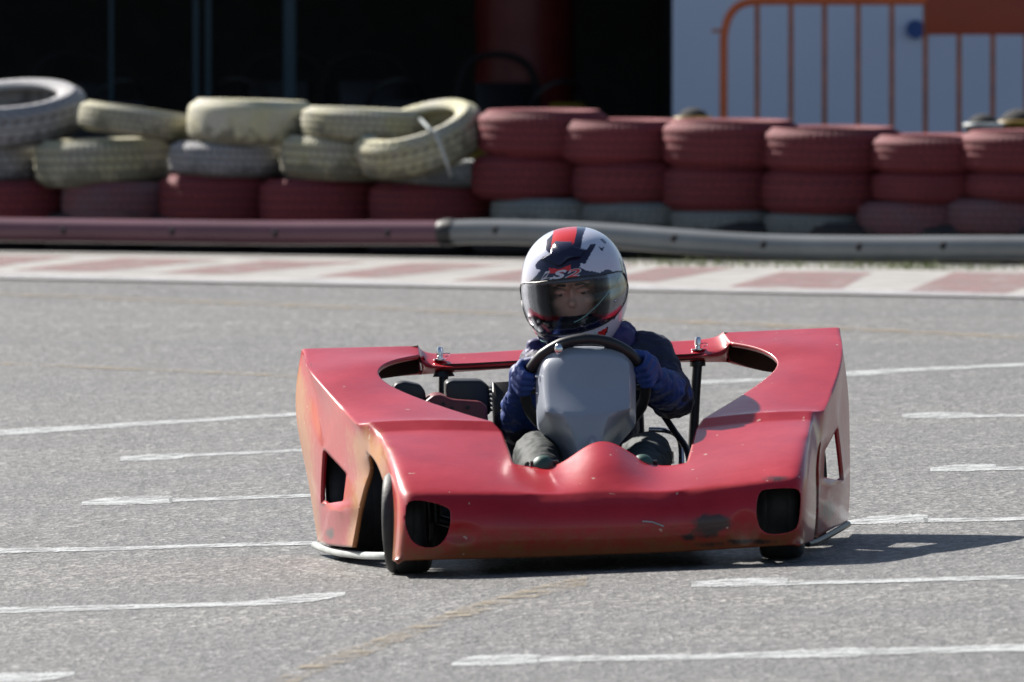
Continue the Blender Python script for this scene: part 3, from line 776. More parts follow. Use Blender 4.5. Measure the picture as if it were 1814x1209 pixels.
# locking pins on the deck
for px, v0, v1 in ((780, 616, 640), (1237, 598, 622)):
    b = K(px, v1-2, 1.31); s_ = 1/715
    e_ = bpy.data.objects.new('locking_pin', None)
    bm = bmesh.new(); h_ = (v1-v0)*s_
    T_ = Matrix.Translation(b)
    lathe(bm, [(0, 0), (.018, 0), (.018, .003), (.008, .0035), (.0075, .010), (.0085, .011), (.0085, h_*.78), (.006, h_*.95), (0, h_)], 20, M=T_)
    pin = kobj('locking_pin', bm, M['steel'])
    bm = bmesh.new(); tube(bm, [b+Vector((-.004, -.002, h_*.42)), b+Vector((.016, -.006, h_*.5)), b+Vector((.024, -.004, h_*.45)), b+Vector((.022, -.006, h_*.3)), b+Vector((.012, -.008, h_*.25))], .0012, 6)
    obj('clip', bm, M['steel'], pin)
# posts under the deck
def ktube(name, pts, r, m, parent=kart, n=12, sm=0):
    bm = bmesh.new(); q = [K3(p) for p in pts]
    if sm: q = spline(q, sm)
    tube(bm, q, r, n); return obj(name, bm, m, parent)
ktube('support_post', [(1236, 640, 1.3), (1232, 700, 1.29), (1224, 860, 1.27)], .0125, M['black'])
bm = bmesh.new(); a = K(1236, 645, 1.3)
lathe(bm, [(0, -.006), (.02, -.006), (.02, .006), (0, .006)], 16, M=Matrix.Translation(a)); kobj('collar', bm, M['black'])
ktube('support_post', [(786, 655, 1.3), (785, 720, 1.29), (783, 860, 1.27)], .0125, M['black'])
bm = bmesh.new(); a = K(786, 663, 1.3)
lathe(bm, [(0, -.006), (.028, -.006), (.022, .006), (0, .006)], 16, M=Matrix.Translation(a)); kobj('collar', bm, M['black'])

# chassis tubes
ktube('frame_tube', [(1175, 735, 1.05), (1195, 765, 1.0), (1218, 800, .9), (1225, 850, .8)], .0085, M['darksteel'], sm=5)
ktube('frame_tube', [(1150, 762, 1.1), (1185, 765, 1.08), (1205, 785, 1.0), (1207, 840, .9)], .0075, M['steel'], sm=5)
ktube('frame_tube', [(860, 772, 1.2), (960, 774, 1.2), (1110, 770, 1.2)], .011, M['darksteel'])
bm = bmesh.new(); a = K(1190, 822, .8); lathe(bm, [(0, 0), (.007, 0), (.006, .03), (0, .032)], 10, M=Matrix.Translation(a)); kobj('bolt', bm, M['steel'])
for sx in (-1, 1):
    bm = bmesh.new(); tube(bm, spline([(sx*.36, .1, .07), (sx*.34, .4, .065), (sx*.27, .75, .06), (sx*.30, 1.3, .07)], 6), .014, 12); kobj('frame_tube', bm, M['darksteel'])
bm = bmesh.new(); tube(bm, [(-.36, .1, .07), (.36, .1, .07)], .014, 12); kobj('frame_tube', bm, M['darksteel'])
bm = bmesh.new(); tube(bm, [(-.48, 1.12, .14), (.48, 1.12, .14)], .016, 14); kobj('rear_axle', bm, M['steel'])
bm = bmesh.new(); box(bm, (0, .62, .045), (.56, 1.1, .006), None, .002); kobj('floor_tray', bm, M['darksteel'])

# seat
bm = bmesh.new()
prof = [(1.0, .10), (.86, .085), (.80, .16), (1.0, .12)]
gr_ = []
for i, (y, z) in enumerate(((.84, .19), (.86, .12), (.98, .075), (1.12, .09), (1.20, .18), (1.235, .30), (1.26, .42))):
    row = []
    for k in range(9):
        t = k/4-1; wv = .19 + .0*i
        row.append(bm.verts.new((-.02 + t*wv, y - (.03 if i > 3 else 0)*t*t*2, z + (.09 if i < 4 else .0)*t**4)))
    gr_.append(row)
for a, b in zip(gr_, gr_[1:]):
    for k in range(8): bm.faces.new((a[k], a[k+1], b[k+1], b[k]))
so_ = kobj('seat', bm, M['black']); md = so_.modifiers.new('s', 'SOLIDIFY'); md.thickness = .012; bake(so_)

# wheels
def wheel(name, pos, r, wd, steer=0):
    e_ = bpy.data.objects.new(name, None); C.objects.link(e_); e_.parent = kart; e_.location = pos; e_.rotation_euler.z = R(steer)
    bm = bmesh.new(); h = wd/2
    lathe(bm, [(r*.52, -h*.92), (r*.75, -h*1.03), (r*.92, -h*.98), (r*.985, -h*.82), (r, -h*.5), (r*.996, -h*.48), (r, -h*.46), (r, 0), (r, h*.46), (r*.996, h*.48), (r, h*.5), (r*.985, h*.82), (r*.92, h*.98), (r*.75, h*1.03), (r*.52, h*.92), (r*.5, 0)], 56, 'X')
    obj('tyre', bm, M['rubber'], e_)
    bm = bmesh.new()
    lathe(bm, [(.02, -h*.3), (r*.40, -h*.35), (r*.46, -h*.9), (r*.54, -h*.95), (r*.52, -h*.8), (r*.48, 0), (r*.52, h*.8), (r*.54, h*.95), (r*.46, h*.9), (r*.40, h*.35), (.02, h*.3)], 40, 'X')
    obj('rim', bm, M['darksteel'], e_)
    bm = bmesh.new(); lathe(bm, [(0, -h*.7), (.025, -h*.7), (.03, 0), (.025, h*.7), (0, h*.7)], 16, 'X'); obj('hub', bm, M['steel'], e_)
    return e_
fl = K(722, 930, .26); fr = K(1384, 920, .26)
wheel('front_wheel', (fl.x, .26, .124), .124, .105, -7); wheel('front_wheel', (fr.x, .26, .124), .124, .105, -7)
rl = K(634, 900, 1.12); rr_ = K(1408, 880, 1.12)
wheel('rear_wheel', (rl.x, 1.12, .138), .138, .150); wheel('rear_wheel', (rr_.x, 1.12, .138), .138, .15)
for a, b in (((fl.x+.07, .26, .13), (-.30, .26, .10)), ((fr.x-.07, .26, .13), (.30, .26, .10))):
    bm = bmesh.new(); tube(bm, [a, b], .012, 10); kobj('stub_axle', bm, M['darksteel'])
    bm = bmesh.new(); tube(bm, [(a[0], .34, .12), (b[0]*.2, .42, .11)], .006, 8); kobj('tie_rod', bm, M['darksteel'])
    bm = bmesh.new(); lathe(bm, [(0, -.03), (.014, -.03), (.014, .03), (0, .03)], 12, M=Matrix.Translation((a[0], .26, .15))); kobj('kingpin', bm, M['darksteel'])

for poly in ([(700, 868), (812, 868), (816, 975), (705, 985)], [(1325, 860), (1425, 856), (1422, 955), (1330, 962)]):  # black plates added behind the front openings to make them look dark
    bm = bmesh.new(); a = [bm.verts.new(K(x, y, .44)) for x, y in poly]; bm.faces.new(a)
    o_ = kobj('dark_backing', bm, M['black']); md = o_.modifiers.new('t', 'SOLIDIFY'); md.thickness = .006; bake(o_)
# engine block beside the driver
eng = bpy.data.objects.new('engine', None); C.objects.link(eng); eng.parent = kart
def prism(name, poly, y0, y1, m, parent, bev=.008):
    bm = bmesh.new(); a = [bm.verts.new(K(x, y, y0)) for x, y in poly]; b = [bm.verts.new(K(x, y, y0) + Vector((0, y1-y0, 0))) for x, y in poly]
    bm.faces.new(a); bm.faces.new(b[::-1]); n = len(a)
    for k in range(n): bm.faces.new((a[k], a[(k+1) % n], b[(k+1) % n], b[k]))
    bmesh.ops.recalc_face_normals(bm, faces=bm.faces)
    if bev: bmesh.ops.bevel(bm, geom=list(bm.edges), offset=bev, segments=3, affect='EDGES', profile=.5, clamp_overlap=True)
    return obj(name, bm, m, parent)
prism('air_filter', [(789, 678), (800, 674), (852, 674), (866, 684), (868, 700), (870, 733), (850, 742), (790, 742)], 1.02, 1.16, M['black'], eng)
prism('engine_cover', [(752, 712), (768, 700), (780, 699), (800, 708), (850, 711), (863, 720), (866, 760), (869, 800), (800, 850), (730, 850), (735, 760)], .94, 1.12, M['engine_red'], eng)
prism('fuel_cap', [(700, 680), (715, 676), (745, 682), (754, 694), (755, 715), (700, 740), (690, 700)], 1.0, 1.1, M['black'], eng)
for x, y in ((785, 716), (829, 722), (838, 742), (800, 724)):
    c = K(x, y, .936); bm = bmesh.new(); lathe(bm, [(0, -.003), (.005, -.003), (.005, .003), (0, .003)], 10, M=Matrix.Translation(c) @ Matrix.Rotation(R(90), 4, 'X')); obj('bolt', bm, M['black'], eng)
for k in range(6):
    c = K(868.5, 686+8*k, 1.06); bm = bmesh.new(); box(bm, c, (.008, .12, .004), None, .001); obj('cooling_fin', bm, M['black'], eng)

# steering column, wheel and front panel
wc = K(1037, 690, .76); tilt = R(32)
def wp(a, rr=.150, off=0): return wc + Vector((rr*math.cos(a), -rr*math.sin(a)*math.sin(tilt) + off*math.cos(tilt), rr*math.sin(a)*math.cos(tilt) + off*math.sin(tilt)))
sw = bpy.data.objects.new('steering_wheel', None); C.objects.link(sw); sw.parent = kart
bm = bmesh.new(); n = 64; rings = []
for k in range(n):
    a = 2*math.pi*k/n; c = wp(a); rad = (c-wc).normalized(); nrm = Vector((0, math.cos(tilt), math.sin(tilt)))
    rings.append([bm.verts.new(c + (rad*math.cos(b) + nrm*math.sin(b))*(.0138 + .0010*(k % 4 == 0))) for b in [2*math.pi*j/14 for j in range(14)]])
for k in range(n):
    a, b = rings[k], rings[(k+1) % n]
    for j in range(14): bm.faces.new((a[j], a[(j+1) % 14], b[(j+1) % 14], b[j]))
obj('rim', bm, M['black'], sw)
for a in (R(180), R(0), R(270)):
    bm = bmesh.new(); tube(bm, [wp(a, .03), wp(a, .14)], .008, 8); obj('spoke', bm, M['darksteel'], sw)
bm = bmesh.new(); tube(bm, [wc, K(1060, 860, .30)], .011, 12); kobj('steering_column', bm, M['steel'])
PN = [[(960,636,.72),(970,627,.70),(1000,619,.690),(1038,616,.690),(1075,618,.690),(1103,626,.70),(1115,636,.72)],
      [(953,652,.73),(965,647,.660),(1000,636,.650),(1038,632,.648),(1078,635,.650),(1112,645,.660),(1122,652,.72)],
      [(952,692,.70),(966,692,.605),(1000,690,.600),(1038,689,.595),(1078,689,.600),(1113,690,.605),(1123,692,.68)],
      [(954,737,.66),(969,730,.550),(1000,736,.535),(1038,739,.527),(1078,735,.535),(1113,724,.550),(1123,732,.63)],
      [(955,758,.68),(976,752,.600),(1008,750,.528),(1040,753,.522),(1071,749,.528),(1103,747,.600),(1123,754,.66)],
      [(979,783,.69),(994,780,.650),(1020,778,.523),(1044,788,.515),(1064,777,.523),(1082,780,.650),(1094,785,.67)],
      [(997,808,.69),(1009,808,.650),(1026,812,.515),(1047,820,.505),(1062,812,.515),(1074,806,.650),(1084,806,.67)],
      [(1015,840,.58),(1022,842,.565),(1034,845,.50),(1050,848,.49),(1062,845,.50),(1070,842,.565),(1076,840,.57)]]
bm = bmesh.new(); cr = bm.edges.layers.float.new('crease_edge')
vcp = bm.verts.layers.float.new('crease_vert'); gv = [[bm.verts.new(K(*t)) for t in r_] for r_ in PN]
for r_, c_ in ((0, 1), (0, 5), (1, 1), (1, 5), (4, 0), (4, 6), (3, 1), (3, 5)): gv[r_][c_][vcp] = .45
for a, b in zip(gv, gv[1:]):
    for k in range(6): bm.faces.new((a[k], a[k+1], b[k+1], b[k]))
for k in range(1, 5): 
    for e_ in gv[3][k].link_edges:
        if e_.other_vert(gv[3][k]) == gv[3][k+1]: e_[cr] = .95
for col_ in (1, 5):
    for r_ in range(1, 7):
        for e_ in gv[r_][col_].link_edges:
            if e_.other_vert(gv[r_][col_]) == gv[r_+1][col_]: e_[cr] = .7
for col_ in (2, 4):
    for r_ in range(3, 7):
        for e_ in gv[r_][col_].link_edges:
            if e_.other_vert(gv[r_][col_]) == gv[r_+1][col_]: e_[cr] = .75
for k in range(1, 5):
    for e_ in gv[1][k].link_edges:
        if e_.other_vert(gv[1][k]) == gv[1][k+1]: e_[cr] = .4
fp = kobj('front_panel', bm, M['grey'])
md = fp.modifiers.new('s', 'SUBSURF'); md.levels = md.render_levels = 3
md = fp.modifiers.new('t', 'SOLIDIFY'); md.thickness = .005; md.offset = -1; bake(fp)
for p_ in fp.data.polygons: p_.use_smooth = True
for x, y in ((952, 667), (954, 697)):
    bm = bmesh.new(); c = K(x, y, .67); lathe(bm, [(0, -.006), (.004, -.004), (.004, .004), (0, .006)], 10, 'X', Matrix.Translation(c)); obj('rivet', bm, M['steel'], fp)
bm = bmesh.new(); bmesh.ops.create_uvsphere(bm, u_segments=16, v_segments=10, radius=.011, matrix=Matrix.Translation(K(990, 619, .66)) @ Matrix.Diagonal((1, .8, 1.3, 1))); obj('cap_nut', bm, M['steel'], fp)
# nose pedals
for px in (965, 1140):
    bm = bmesh.new(); c = K(px, 850, .30); box(bm, c, (.07, .01, .10), Matrix.Rotation(R(20), 3, 'X'), .003); kobj('pedal', bm, M['darksteel'])

# ------------------------------------------------------------------ THE DRIVER
drv = empty('person', (0, 0, 0), 'person in navy jacket, blue gloves and full-face helmet driving the red kart', 'person')
drv.matrix_world = KM
def capsules(name, chains, m, voxel=.006, sm=6, parent=None, extra=None, fold=0, fsc=22):
    """chains: list of [(Vector, radius), ...] tapering limbs merged into one continuous skin."""
    bm = bmesh.new()
    for ch in chains:
        for (a, ra), (b, rb) in zip(ch, ch[1:]):
            L = (b-a).length; n = max(3, int(L/(min(ra, rb)*.35)))
            tube(bm, [a.lerp(b, k/n) for k in range(n+1)], [ra+(rb-ra)*k/n for k in range(n+1)], 18)
        for a, ra in ch:
            bmesh.ops.create_icosphere(bm, subdivisions=3, radius=ra, matrix=Matrix.Translation(a))
    if extra: extra(bm)
    o = obj(name, bm, m, parent or drv)
    md = o.modifiers.new('r', 'REMESH'); md.mode = 'VOXEL'; md.voxel_size = voxel
    md = o.modifiers.new('s', 'SMOOTH'); md.iterations = sm; md.factor = .5
    bake(o)
    if fold:
        me_ = o.data; nn = [v.normal.copy() for v in me_.vertices]
        for v, n_ in zip(me_.vertices, nn):
            p_ = v.co*fsc; t_ = noise.noise(Vector((p_.x, p_.y, p_.z*1.8))); t2 = 1-abs(noise.noise(p_*1.9+Vector((9, 3, 1))))*2.2
            v.co += n_*(fold*(t_ + .45*t2))
        me_.update()
    for p_ in o.data.polygons: p_.use_smooth = True
    return o
def kk(px, py, y, r): return (K(px, py, y), r)
HC = K(1018, 509, 1.07)
hipL, hipR = K(985, 868, 1.10), K(1085, 868, 1.10)
kneeL, kneeR = K(952, 806, .72), K(1150, 806, .72)
footL, footR = K(962, 866, .34), K(1138, 864, .34)
shL, shR = K(960, 655, 1.08), K(1130, 645, 1.08)
elL, elR = K(921, 752, .98), K(1192, 702, 1.0)
aL, aR = R(167), R(17)
gL, gR = wp(aL), wp(aR)
wrL = gL + Vector((-.014, .075, -.035)); wrR = gR + Vector((.028, .075, -.022))
chest = K(1045, 700, 1.10); belly = K(1040, 800, 1.10); neck = K(1030, 628, 1.08)
def ellips(c, s, rot=None): return lambda bm: bmesh.ops.create_icosphere(bm, subdivisions=4, radius=1, matrix=Matrix.Translation(c) @ (rot.to_4x4() if rot else Matrix()) @ Matrix.Diagonal((*s, 1)))
hrot = Matrix.Rotation(R(4), 3, 'Y').inverted() @ Matrix.Rotation(R(-9), 3, 'Z') @ Matrix.Rotation(R(6), 3, 'X')
def HL(x, y, z): return HC + hrot @ Vector((x, y, z))
def head(bm):
    for c, s in (((0, .02, .01), (.074, .092, .100)), ((0, -.012, -.035), (.062, .075, .072)), ((0, -.045, -.082), (.035, .035, .026)),
                 ((0, -.086, -.028), (.0105, .018, .012)), ((0, -.078, -.008), (.007, .012, .026)), ((-.030, -.068, .020), (.022, .012, .008)), ((.030, -.068, .020), (.022, .012, .008)),
                 ((-.036, -.056, -.028), (.020, .020, .018)), ((.036, -.056, -.028), (.020, .020, .018)), ((0, -.074, -.062), (.021, .010, .006)), ((0, -.072, -.071), (.019, .010, .006)),
                 ((-.076, .02, -.01), (.008, .018, .030)), ((.076, .02, -.01), (.008, .018, .030))):
        ellips(HL(*c), s, hrot)(bm)
def hands(side, grow=1.0, g=None, w_=None):
    """palm behind the rim, four fingers of unequal length curling round it, thumb on the near side"""
    g = gL if side < 0 else gR; w_ = wrL if side < 0 else wrR; a0 = aL if side < 0 else aR
    ch = []
    nrm = Vector((0, math.cos(tilt), math.sin(tilt)))
    rad = (g-wc).normalized(); tan = nrm.cross(rad).normalized()
    if tan.z < 0: tan = -tan
    palm = g + nrm*.026 + rad*.016
    ch.append([(w_, .026*grow), (palm, .024*grow)])
    for k, (off, ln, r_) in enumerate(((.030, .95, .0092), (.011, 1.08, .0096), (-.008, 1.0, .0092), (-.026, .8, .0082))):
        b = palm + tan*off
        k1 = g + tan*off + rad*.027*ln + nrm*.006
        k2 = g + tan*off*.96 + rad*.012*ln - nrm*.024
        k3 = g + tan*off*.9 - rad*.010*ln - nrm*.022
        ch.append([(b, r_*1.25*grow), (k1, r_*1.1*grow), (k2, r_*grow), (k3, r_*.85*grow)])
    t0 = palm + tan*.026 - rad*.012
    ch.append([(palm + tan*.01, .013*grow), (t0 + tan*.010, .0115*grow), (g + tan*.052 - rad*.012 + nrm*.018, .0100*grow), (g + tan*.064 - rad*.014 + nrm*.002, .0085*grow)])
    return ch
limbs = [[(neck, .045), (chest, .095), (belly, .095), (K(1037, 858, 1.1), .10)], [(HC+Vector((0, .03, -.07)), .05), (neck, .045)],
         [(shL, .045), (elL, .035), (wrL, .022)], [(shR, .045), (elR, .035), (wrR, .022)], [(chest, .08), (shL, .045)], [(chest, .08), (shR, .045)],
         [(hipL, .065), (kneeL, .045), (footL, .032)], [(hipR, .065), (kneeR, .045), (footR, .032)]]
capsules('body', limbs + hands(-1, .85) + hands(1, .85), M['skin'], .0045, 3, extra=head)
capsules('jacket', [[(K(1030, 640, 1.08), .072), (chest, .125), (belly, .125), (K(1037, 850, 1.1), .13)], [(chest+Vector((-.03, 0, .03)), .10), (shL, .062), (elL, .052), (elL.lerp(wrL, .25), .047)],
                    [(chest+Vector((.03, 0, .03)), .11), (shR+Vector((.020, 0, .006)), .074), (elR+Vector((-.004,0,0)), .057), (elR.lerp(wrR, .22), .052)]], M['jacket'], .006, 5, fold=.008)
capsules('sleeve_guard', [[(elL.lerp(wrL, -.02), .050), (elL.lerp(wrL, .5), .046), (wrL, .033)], ], M['blue'], .005, 4, fold=.006, fsc=30)
capsules('sleeve_guard', [[(elR.lerp(wrR, .12), .052), (elR.lerp(wrR, .5), .047), (wrR, .034)]], M['blue'], .005, 4, fold=.006, fsc=30)
capsules('glove', hands(-1, 1.12), M['blue'], .0032, 2)
capsules('glove', hands(1, 1.12), M['blue'], .0032, 2)
capsules('collar', [[(K(975, 608, 1.09), .034), (K(1035, 632, 1.07), .045), (K(1098, 600, 1.05), .038)], [(K(1035, 615, 1.10), .07), (K(1040, 640, 1.09), .085)], [(K(948, 615, 1.08), .022), (K(955, 640, 1.08), .045)], [(K(1108, 590, 1.08), .028), (K(1110, 618, 1.08), .04)]], M['collar'], .005, 4, fold=.005, fsc=30)
capsules('trousers', [[(hipL, .085), (hipL.lerp(kneeL, .6), .068), (kneeL, .060), (kneeL.lerp(footL, .5), .050), (footL, .042)], [(hipR, .085), (hipR.lerp(kneeR, .6), .068), (kneeR, .058), (kneeR.lerp(footR, .5), .050), (footR, .042)], [(hipL, .09), (hipR, .09)]], M['trousers'], .005, 4, fold=.005, fsc=17)
for f_ in (footL, footR):
    capsules('shoe', [[(f_+Vector((0, .02, -.01)), .040), (f_+Vector((0, -.03, .0)), .036), (f_+Vector((0, -.05, .055)), .030)]], M['patch'], .006, 3)
for kn, (px, py) in ((kneeL, (948, 822)), (kneeR, (1160, 820))):
    c = K(px, py, .655); bm = bmesh.new()
    bmesh.ops.create_uvsphere(bm, u_segments=20, v_segments=12, radius=1, matrix=Matrix.Translation(c) @ Matrix.Diagonal((.034, .022, .022, 1))); obj('knee_pad', bm, M['patch'], drv)
for sx in (-1, 1):
    e_ = bmesh.new(); bmesh.ops.create_uvsphere(e_, u_segments=16, v_segments=12, radius=.0115, matrix=Matrix.Translation(HL(sx*.029, -.0665, -.001))); eo = obj('eye', e_, M['eye_white'], drv)
    e_ = bmesh.new(); bmesh.ops.create_uvsphere(e_, u_segments=14, v_segments=8, radius=.0068, matrix=Matrix.Translation(HL(sx*.029, -.0722, -.004))); obj('iris', e_, M['iris'], eo)
    e_ = bmesh.new(); tube(e_, [HL(sx*.012, -.083, .017), HL(sx*.03, -.081, .019), HL(sx*.046, -.070, .013)], .0030, 8); obj('eyebrow', e_, M['hair'], drv)
    e_ = bmesh.new(); tube(e_, [HL(sx*.015, -.0765, .001), HL(sx*.022, -.0785, .0025), HL(sx*.030, -.0785, .003), HL(sx*.037, -.0765, .0025), HL(sx*.043, -.072, .001)], [.003, .0056, .0066, .0056, .003], 10); obj('eyelid', e_, M['skin'], drv)

# helmet
hel = bpy.data.objects.new('helmet', None); C.objects.link(hel); hel.parent = drv
def hsurf(d, off=0.0):
    """helmet outer skin in the direction d (helmet frame, -y is forward)"""
    x, y, z = d
    a, b, c = .1325, .160, (.150 if z > 0 else .176)
    p = 2.25
    r = (abs(x/a)**p + abs(y/b)**p + abs(z/c)**p)**(-1/p)
    lo = max(0, -z); fwd = max(0, -y)
    r *= 1 + .13*fwd*fwd*lo*(1.6-lo)           # chin bar
    r *= 1 - .10*lo**2*(1-fwd)**1.5             # nape tucks in
    q = Vector(d)*(r+off)
    return q
def hpt(az, el, off=0):                         # az 0 = straight ahead
    d = Vector((math.sin(az)*math.cos(el), -math.cos(az)*math.cos(el), math.sin(el)))
    return HC + hrot @ hsurf(d, off)
def h5(pts): return [(900+x/5.0375, 390+y/5.0375) for x, y in pts]
NAVY = [h5([(100,580),(200,545),(262,482),(290,445),(252,440),(243,395),(300,340),(375,300),(335,268),(345,180),(395,130),(440,60),(700,60),(668,140),(650,250),(700,265),(735,215),(785,215),(740,300),(690,390),(640,388),(642,425),(700,450),(820,470),(880,440),(920,450),(965,482),(1015,462),(1060,600),(100,700)]),
        h5([(985,325),(1040,400),(1120,560),(1120,720),(1085,700),(1030,500)]), h5([(795,228),(835,250),(858,240),(842,285)]),
        h5([(140,960),(240,1000),(330,1030),(500,1045),(800,1015),(900,945),(870,1060),(800,1160),(200,1160)]), h5([(1000,640),(1060,600),(1100,690),(1030,760),(940,900)]),
        h5([(820,170),(845,165),(880,200),(870,215),(835,190)])]
REDP = [h5([(412,60),(615,60),(612,110),(580,240),(400,220),(382,262),(392,180)]), h5([(360,425),(450,440),(560,400),(566,455),(370,482)]), h5([(995,945),(1080,850),(1100,960),(1005,1012)]), h5([(800,1005),(890,955),(855,1050),(795,1045)])]
WHT = [h5([(1100,680),(1100,860),(920,1065),(850,1050),(940,930),(1030,760)])]
VIS = h5([(118,575),(250,560),(400,540),(640,510),(850,490),(1015,462),(1062,560),(1068,620),(1045,720),(1000,800),(930,880),(800,955),(650,1000),(500,1022),(350,1025),(250,985),(180,905),(140,800),(115,680)])
cxv = sum(p[0] for p in VIS)/len(VIS); cyv = sum(p[1] for p in VIS)/len(VIS)
OPEN = [(cxv+(x-cxv)*.86, cyv+(y-cyv)*.84-1) for x, y in VIS]
bm = bmesh.new(); NA, NE = 260, 170; gv = []
for j in range(NE+1):
    el = -R(68) + (R(89.5)+R(68))*j/NE
    gv.append([bm.verts.new(hpt(2*math.pi*k/NA, el)) for k in range(NA)])
for j in range(NE):
    for k in range(NA):
        q = (gv[j][k], gv[j][(k+1) % NA], gv[j+1][(k+1) % NA], gv[j+1][k])
        c = (q[0].co+q[2].co)/2; pp = P(c); az = 2*math.pi*k/NA
        front = (KM.to_3x3() @ (c-HC)).y < .03
        if front and inside(pp, OPEN): continue
        f = bm.faces.new(q); mi = 0
        if not front:
            mi = 1 if (abs(az-math.pi) > .35 and abs(c.z-HC.z-.03) < .035) else (2 if abs(az-math.pi) < .22 else 0)
        else:
            if any(inside(pp, n_) for n_ in NAVY): mi = 1
            if inside(pp, VIS): mi = 1
            if any(inside(pp, n_) for n_ in WHT) and not inside(pp, VIS): mi = 0
            if any(inside(pp, n_) for n_ in REDP) and not inside(pp, VIS): mi = 2
        f.material_index = mi
bm.faces.new(gv[NE])
bmesh.ops.delete(bm, geom=[v for v in bm.verts if not v.link_faces], context='VERTS')
shell = obj('shell', bm, [M['white_paint'], M['navy_paint'], M['red_paint'], M['liner']], hel)
md = shell.modifiers.new('t', 'SOLIDIFY'); md.thickness = .010; md.offset = -1; md.material_offset = 3; md.use_rim = True; md.material_offset_rim = 3
bake(shell)
for p_ in shell.data.polygons: p_.use_smooth = True
# padding round the face
bm = bmesh.new()
for k in range(40):
    pass
def liner(bm):
    NA2, NE2 = 60, 40; g2 = []
    for j in range(NE2+1):
        el = -R(66) + R(154)*j/NE2; row = []
        for k in range(NA2): row.append(bm.verts.new(hpt(2*math.pi*k/NA2, el, -.022)))
        g2.append(row)
    for j in range(NE2):
        for k in range(NA2):
            q = (g2[j][k], g2[j][(k+1) % NA2], g2[j+1][(k+1) % NA2], g2[j+1][k])
            c = (q[0].co+q[2].co)/2; az = (2*math.pi*k/NA2 + math.pi) % (2*math.pi) - math.pi
            zl_ = (hrot.inverted() @ (c-HC)).z
            if abs(az) < .62 and -.072 < zl_ < .038: continue
            bm.faces.new(q)
bm = bmesh.new(); liner(bm); lo_ = obj('padding', bm, M['liner'], hel); md = lo_.modifiers.new('t', 'SOLIDIFY'); md.thickness = .018; bake(lo_)
# balaclava below the eyes
bm = bmesh.new(); ellips(HL(0, -.040, -.085), (.062, .062, .034), hrot)(bm); obj('chin_cloth', bm, M['liner'], drv)
# visor
bm = bmesh.new(); vd = {}
for j in range(NE+1):
    el = -R(68) + (R(89.5)+R(68))*j/NE
    for k in range(NA):
        vd[j, k] = hpt(2*math.pi*k/NA, el, .0035)
vm = {}
for j in range(NE):
    for k in range(NA):
        ks = ((j, k), (j, (k+1) % NA), (j+1, (k+1) % NA), (j+1, k))
        c = (vd[ks[0]]+vd[ks[2]])/2
        if (KM.to_3x3() @ (c-HC)).y > .04 or not inside(P(c), VIS): continue
        for q in ks:
            if q not in vm: vm[q] = bm.verts.new(vd[q])
        bm.faces.new([vm[q] for q in ks])
vis = obj('visor', bm, M['visor'], hel); 
for p_ in vis.data.polygons: p_.use_smooth = True
# seal round the visor, brow vent, chin vents, pivots
def on_helm(px, py, off):
    """nearest helmet surface point seen at the photo position (livery layout)"""
    o_ = kc; d = (K(px, py, 1.0) - kc).normalized(); ri = hrot.inverted()
    t0 = (HC-kc).length - .25; best = None
    for k in range(500):
        p_ = kc + d*(t0 + k*.0007); l = ri @ (p_-HC)
        if l.length < hsurf(l.normalized(), off).length: return p_
    l = ri @ (kc + d*(kc-HC).length - HC); return HC + hrot @ hsurf(l.normalized(), off)
bm = bmesh.new(); loop = [on_helm(x, y, .002) for x, y in dense(VIS)]
tube(bm, loop + [loop[0]], .0022, 6, False); obj('visor_seal', bm, M['black'], hel)
bm = bmesh.new()
VENT = h5([(310,345),(385,300),(405,225),(430,200),(560,205),(590,245),(690,268),(640,325),(560,335),(530,345),(470,395),(430,400),(395,375)])
top = [bm.verts.new(on_helm(x, y, .010)) for x, y in VENT]; base_ = [bm.verts.new(on_helm(cxx+(x-cxx)*1.10, cyy+(y-cyy)*1.12, .0005)) for (cxx, cyy) in [(sum(p[0] for p in VENT)/len(VENT), sum(p[1] for p in VENT)/len(VENT))] for x, y in VENT]
cv = bm.verts.new(on_helm(sum(p[0] for p in VENT)/len(VENT), sum(p[1] for p in VENT)/len(VENT), .016))
n = len(top)
for k in range(n):
    bm.faces.new((top[k], top[(k+1) % n], cv)); bm.faces.new((base_[k], base_[(k+1) % n], top[(k+1) % n], top[k]))
obj('brow_vent', bm, M['navy_paint'], hel)
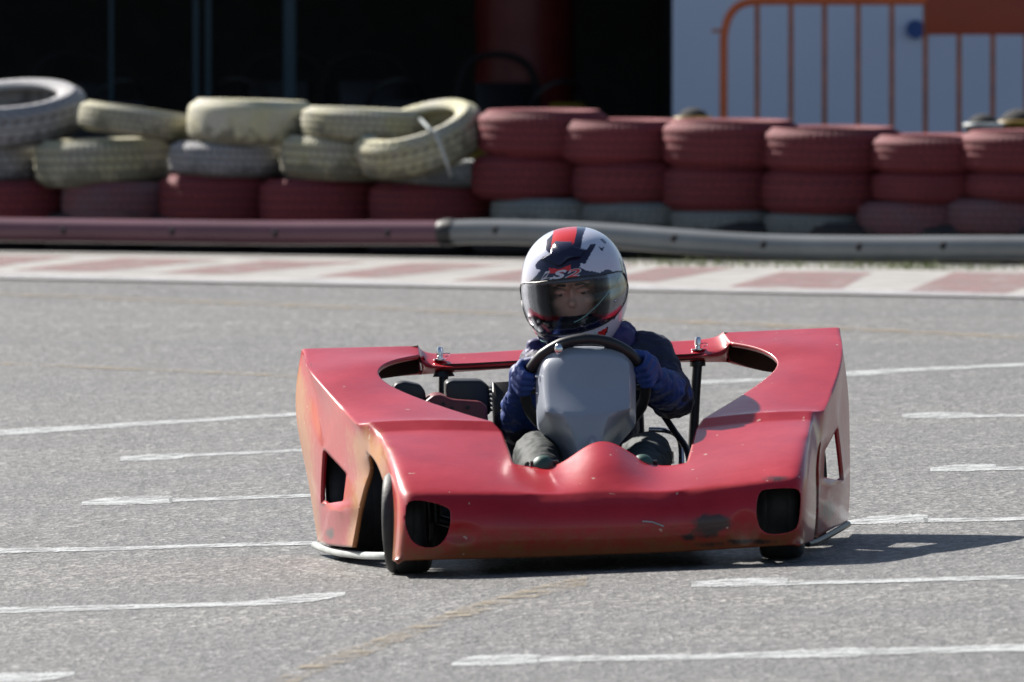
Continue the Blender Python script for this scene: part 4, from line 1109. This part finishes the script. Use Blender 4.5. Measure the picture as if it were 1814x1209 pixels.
for pts in ([(285,1072),(330,1085),(410,1082),(400,1098),(320,1100)], [(735,1025),(780,1005),(782,1030),(750,1040)]):
    bm = bmesh.new(); bm.faces.new([bm.verts.new(on_helm(x, y, .0015)) for x, y in h5(pts)]); o_ = obj('chin_vent', bm, M['teal'], hel); md = o_.modifiers.new('t', 'SOLIDIFY'); md.thickness = .002; bake(o_)
# bright trim line arcing across the visor
bm = bmesh.new(); tube(bm, [on_helm(x, y, .004) for x, y in h5([(1025,445),(985,520),(930,600),(860,690),(790,770),(700,850),(640,890),(590,915)])], .0010, 6); obj('visor_edge', bm, M['teal'], hel)
bm = bmesh.new(); c = on_helm(*h5([(955,722)])[0], .004); bmesh.ops.create_uvsphere(bm, u_segments=12, v_segments=8, radius=.0035, matrix=Matrix.Translation(c)); obj('visor_stud', bm, M['steel'], hel)
for x, y in ((1045,900),(1040,955),(1018,992)):
    bm = bmesh.new(); c = on_helm(*h5([(x, y)])[0], .001); bmesh.ops.create_uvsphere(bm, u_segments=10, v_segments=8, radius=.0018, matrix=Matrix.Translation(c)); obj('stud', bm, M['steel'], hel)
# LS2 lettering on the brow
def letters(txt, ax, ay, sx, sy, m, extr=0.0, outline=0):
    cu = bpy.data.curves.new('t', 'FONT'); cu.body = txt; cu.size = 1; cu.shear = .3; cu.offset = outline
    o_ = bpy.data.objects.new('t', cu); C.objects.link(o_)
    dg = bpy.context.evaluated_depsgraph_get(); me_ = bpy.data.meshes.new_from_object(o_.evaluated_get(dg)); remove(o_)
    for v in me_.vertices:
        X_ = ax + v.co.x*sx; Y_ = ay - v.co.y*sy - (X_-ax)*.10
        v.co = on_helm(*h5([(X_, Y_)])[0], .0012+extr)
    me_.materials.clear(); return link('logo_letter', me_, m, hel)
letters('L', 286, 536, 205, 98, M['logo_white'], .0, .045)
letters('S', 392, 527, 205, 98, M['logo_white'], .0, .045)
letters('2', 512, 516, 225, 98, M['logo_white'], .0, .06); letters('2', 512, 516, 225, 98, M['red_paint'], .0012, .01)

sc.render.resolution_x = 1024; sc.render.resolution_y = 682
sc.render.engine = 'CYCLES'
